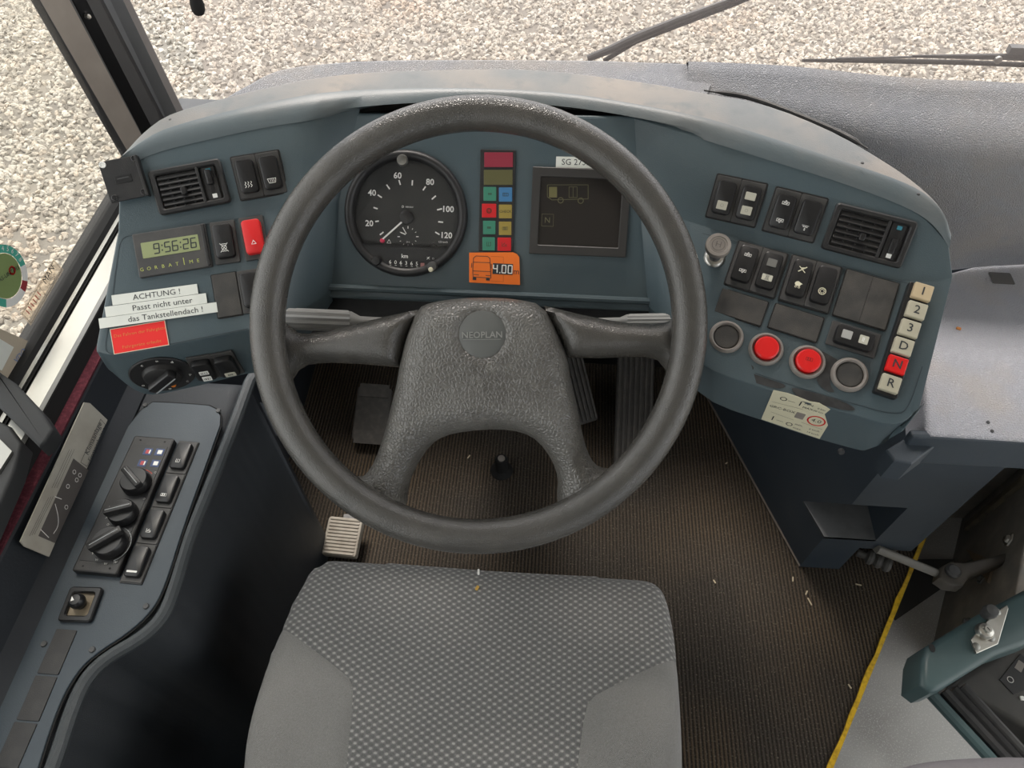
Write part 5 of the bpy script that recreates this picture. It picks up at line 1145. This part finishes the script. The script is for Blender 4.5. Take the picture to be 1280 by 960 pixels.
put('rivet', mv(rbox(.006, .006, .002, .001, .0006), *TF.loc(1277, 873), .0005), WHITE, tm, TF.M(TF.P))
rl = thing('black_rail', onz(1200, 910, .35)-Vector((0, 0, .3)), 'pair of black parallel rails along the edge of the ticket machine', 'rail')
for o_, m_ in ((0, TEALARM), (16, BLACK), (27, BLACKG), (38, BLACK)):
    a, b = onz(1164+o_, 868-o_*.25, .355), onz(1164+o_+118, 868-o_*.25+128, .355); put('rail', tube([a, b], .0085, 10), m_, rl, smooth=True)
put('leg', (lambda c: box(c.x-.012, c.x+.012, c.y-.012, c.y+.012, -.16, .31))(onz(1288, 985, .34)), BLACK, rl)
put('web', prism(zp([(1166, 870), (1200, 860), (1318, 988), (1284, 998)], .34), .333, .338), BLACK, rl)
pdz = .62
ar = thing('arm_rest', onz(1250, 1000, .62)*1-Vector((0, 0, .78)), 'rounded edge of a pale grey fabric armrest beside the aisle', 'armrest')
put('pad', prism(smoothpoly(zp([(1100, 975), (1130, 958), (1165, 950), (1210, 946), (1300, 943), (1400, 960), (1400, 1080), (1100, 1080)], pdz), 2), pdz-.07, pdz, .012, 3), mat('pale_fabric', (.30, .28, .29), .95, bump=('noise', 700, .5)), ar, smooth=True, sharp=60)
put('post', (lambda c: box(c.x-.025, c.x+.025, c.y-.025, c.y+.025, -.16, pdz-.065))(onz(1260, 1020, pdz)), BLACK, ar)

# ================================================================== OUTSIDE THE WINDSCREEN
yw = 1.20
wp1 = thing('windscreen_wiper', ony(735, 74, yw), 'black wiper arm slanting up beyond the steering wheel', 'wiper', 'windscreen wipers')
P = [ony(x, y, yw) for x, y in ((735, 73), (765, 61), (795, 47), (850, 24), (915, 0), (985, -28))]
put('arm', tube(P, [.006, .007, .008, .006, .005, .004], 10), BLACK, wp1, smooth=True); put('blade', tube([ony(755, 76, yw+.004), ony(795, 52, yw+.004), ony(925, 2, yw+.004), ony(990, -26, yw+.004)], .004, 8), RUBBER, wp1, smooth=True)
wp2 = thing('windscreen_wiper', ony(1270, 70, yw), 'long black wiper blade lying level above the dash vents', 'wiper', 'windscreen wipers')
put('blade', tube([ony(1003, 75.5, yw), ony(1100, 76, yw), ony(1200, 78, yw), ony(1330, 83, yw)], [.0025, .0042, .0042, .0042], 10), RUBBER, wp2, smooth=True)
put('blade_spine', tube([ony(1045, 73, yw-.004), ony(1150, 71, yw-.004), ony(1260, 74, yw-.004), ony(1330, 77, yw-.004)], .0018, 8), GREYMET, wp2, smooth=True)
put('arm', tube([ony(1140, 70, yw-.008), ony(1250, 70, yw-.010), ony(1340, 72, yw-.012)], [.002, .004, .006], 8), BLACK, wp2, smooth=True)
put('bracket', (lambda c: box(c.x-.012, c.x+.05, c.y-.006, c.y+.006, c.z-.006, c.z+.006))(ony(1270, 62, yw-.01)), GREYMET, wp2); put('joint', xf(lathe([(0, .006), (.006, .005), (.006, 0)], 12), Matrix.Translation(ony(1247, 74, yw-.016)) @ Matrix.Rotation(R(90), 4, 'X')), ALU, wp2)
hh = thing('blind_pull', ony(247, 12, .80), 'black teardrop pull handle hanging in front of the windscreen', 'handle')
p0, p1 = ony(240, -22, .80), ony(249, 17, .80)
put('grip', tube([p1.lerp(p0, t) for t in (-.06, 0, .12, .3, .55, .8, 1)], [.001, .0055, .0075, .0078, .0065, .0050, .0030], 14), RUBBER, hh, smooth=True)
put('cord', tube([p0, Vector((p0.x, p0.y, 1.95))], .0015, 6), RUBBER, hh)

# ================================================================== STICKERS ON THE SIDE WINDOW, BRACKET
GW = Fr(onx(6, 345, -.6765), Vector((1, 0, 0)), Vector((0, 1, 0)))
rc = (Vector(GW.loc(6, 309)).length+Vector(GW.loc(36, 345)).length)/2
MG = GW.M(GW.P, .0004)
bd = put('emission_badge', prism(circ(rc*.72, 36), 0, .0004), mat('badge_green', (.24, .33, .12), .6), None, MG, label='round green and white badge stuck on the side window', cat='sticker')
def secti(a0, a1, r0_, r1_): return flat(arc(0, 0, r1_, a0, a1, 10)+arc(0, 0, r0_, a1, a0, 10), .0005)
ax = math.degrees(math.atan2(*reversed(GW.loc(36, 355)))); TQ = mat('badge_teal', (.08, .45, .34), .6)
for k, (a0, a1, m_) in enumerate(((-30, -8, mat('badge_red', (.35, .03, .04), .6)), (-8, 25, WHITE), (25, 150, TQ), (150, 215, TQ), (215, 270, TQ), (270, 330, WHITE))):
    put('badge_segment', secti(ax+a0+12, ax+a1+12, rc*.74, rc), m_, bd, MG)
for k in range(8): put('badge_digit', mv(text(str(k+1), rc*.22), rc*.87*math.cos(R(ax+150-k*14)), rc*.87*math.sin(R(ax+150-k*14)), .0008, ax+60-k*14), WHITE, bd, MG)
put('badge_text', mv(text('ABGAS-UNTERS.', rc*.20), 0, 0, .0008, ax+40), INK, bd, MG); put('badge_logo', mv(stroke(arc(0, 0, rc*.12, 0, 360), rc*.06), rc*.35*math.cos(R(ax+45)), rc*.35*math.sin(R(ax+45)), .0008), RED, bd, MG)
def wsticker(name, quad, m, label, cat='sticker', lift=.0004):
    p = [GW.loc(*q) for q in quad]; return put(name, prism(p, lift, lift+.0004), m, None, GW.M(GW.P), label=label, cat=cat)
def wtext(t_, p, q, parent, m, s_=1):
    a = Vector(GW.loc(*p)); b = Vector(GW.loc(*q)); ang = math.degrees(math.atan2((b-a).y, (b-a).x)); c = (a+b)/2; T = text(t_, 1.0); wd = max(v.x for v in T[0])-min(v.x for v in T[0]); k = (b-a).length/wd
    put('lettering', mv(T, c.x, c.y, .0012, ang, k*s_), m, parent, GW.M(GW.P))
CLR = glassmat('clear_sticker', (.86, .82, .76), dust=.12, dustcol=(.8, .7, .6))
ms = wsticker('maker_sticker', [(66.5, 323.5), (79, 337), (38, 407), (25, 392)], CLR, 'clear sticker reading MAN on the side window')
put('outline', stroke([GW.loc(*q) for q in ((66.5, 326), (76.5, 337), (38, 404), (27, 392))], .0006, .0009, True), mat('brown_print', (.10, .09, .08), .5), ms, GW.M(GW.P))
wtext('MAN', (54.5, 353), (65, 333), ms, INK); put('faded_print', join(*[stroke([GW.loc(32+k*2.8, 388-k*4.6), GW.loc(36+k*2.8, 392-k*4.6)], .0020, .0009) for k in range(6)]), mat('faded_red', (.75, .28, .20), .6), ms, GW.M(GW.P)); put('divider', stroke([GW.loc(48, 358), GW.loc(58, 371)], .0005, .0009), INK, ms, GW.M(GW.P))
ls = put('lion_mark', stroke([GW.loc(*q) for q in ((62, 348), (68, 345), (66, 354), (61, 356))], .0005, .0009, True), INK, ms, GW.M(GW.P))
ps = wsticker('brown_sticker', [(-14, 405), (34, 426), (13, 475), (-30, 470)], mat('tan_paper', (.50, .43, .33), .7), 'tan backed sticker low on the side window')
wsticker('white_note', [(-20, 412), (16, 434), (1, 463), (-30, 450)], PAPER, 'white paper note over the tan sticker', lift=.0010)
wtext('VDO', (18, 452), (30, 437), ps, mat('vdo_blue', (.10, .20, .45), .5))
br = thing('window_bracket', Vector((-.62, .36, .70)), 'black plastic bracket jutting over the aluminium sill', 'bracket')
put('bracket_arm', prism(zp([(-6, 460), (0, 465), (19, 478), (50, 511), (66, 535), (57, 551), (48, 558), (0, 510), (-6, 505)], .735), .712, .735, .004, 3), mat('bracket_black', (.020, .022, .024), .7), br, smooth=True, sharp=50)
put('bracket_frame', prism(zp([(-8, 524), (0, 526), (12, 532), (27, 553), (17, 590), (-12, 655), (-45, 730), (-70, 725)], .715), .69, .715, .004, 3), mat('bracket_black2', (.028, .030, .032), .7), br, smooth=True, sharp=50)
put('metal_tab', prism(zp([(-8, 546), (0, 549), (16, 565), (0, 590), (-8, 594)], .717), .714, .719), ALU, br)
# small things on the shelf
put('leaf_crumb', rbox(.006, .004, .002, .0012, .0008), mat('crumb_orange', (.55, .22, .06), .6), None, Matrix.Translation(onz(1198, 411, .7203)) @ Matrix.Rotation(R(-20), 4, 'Z'), label='orange crumb on the grey dash shelf', cat='crumb')
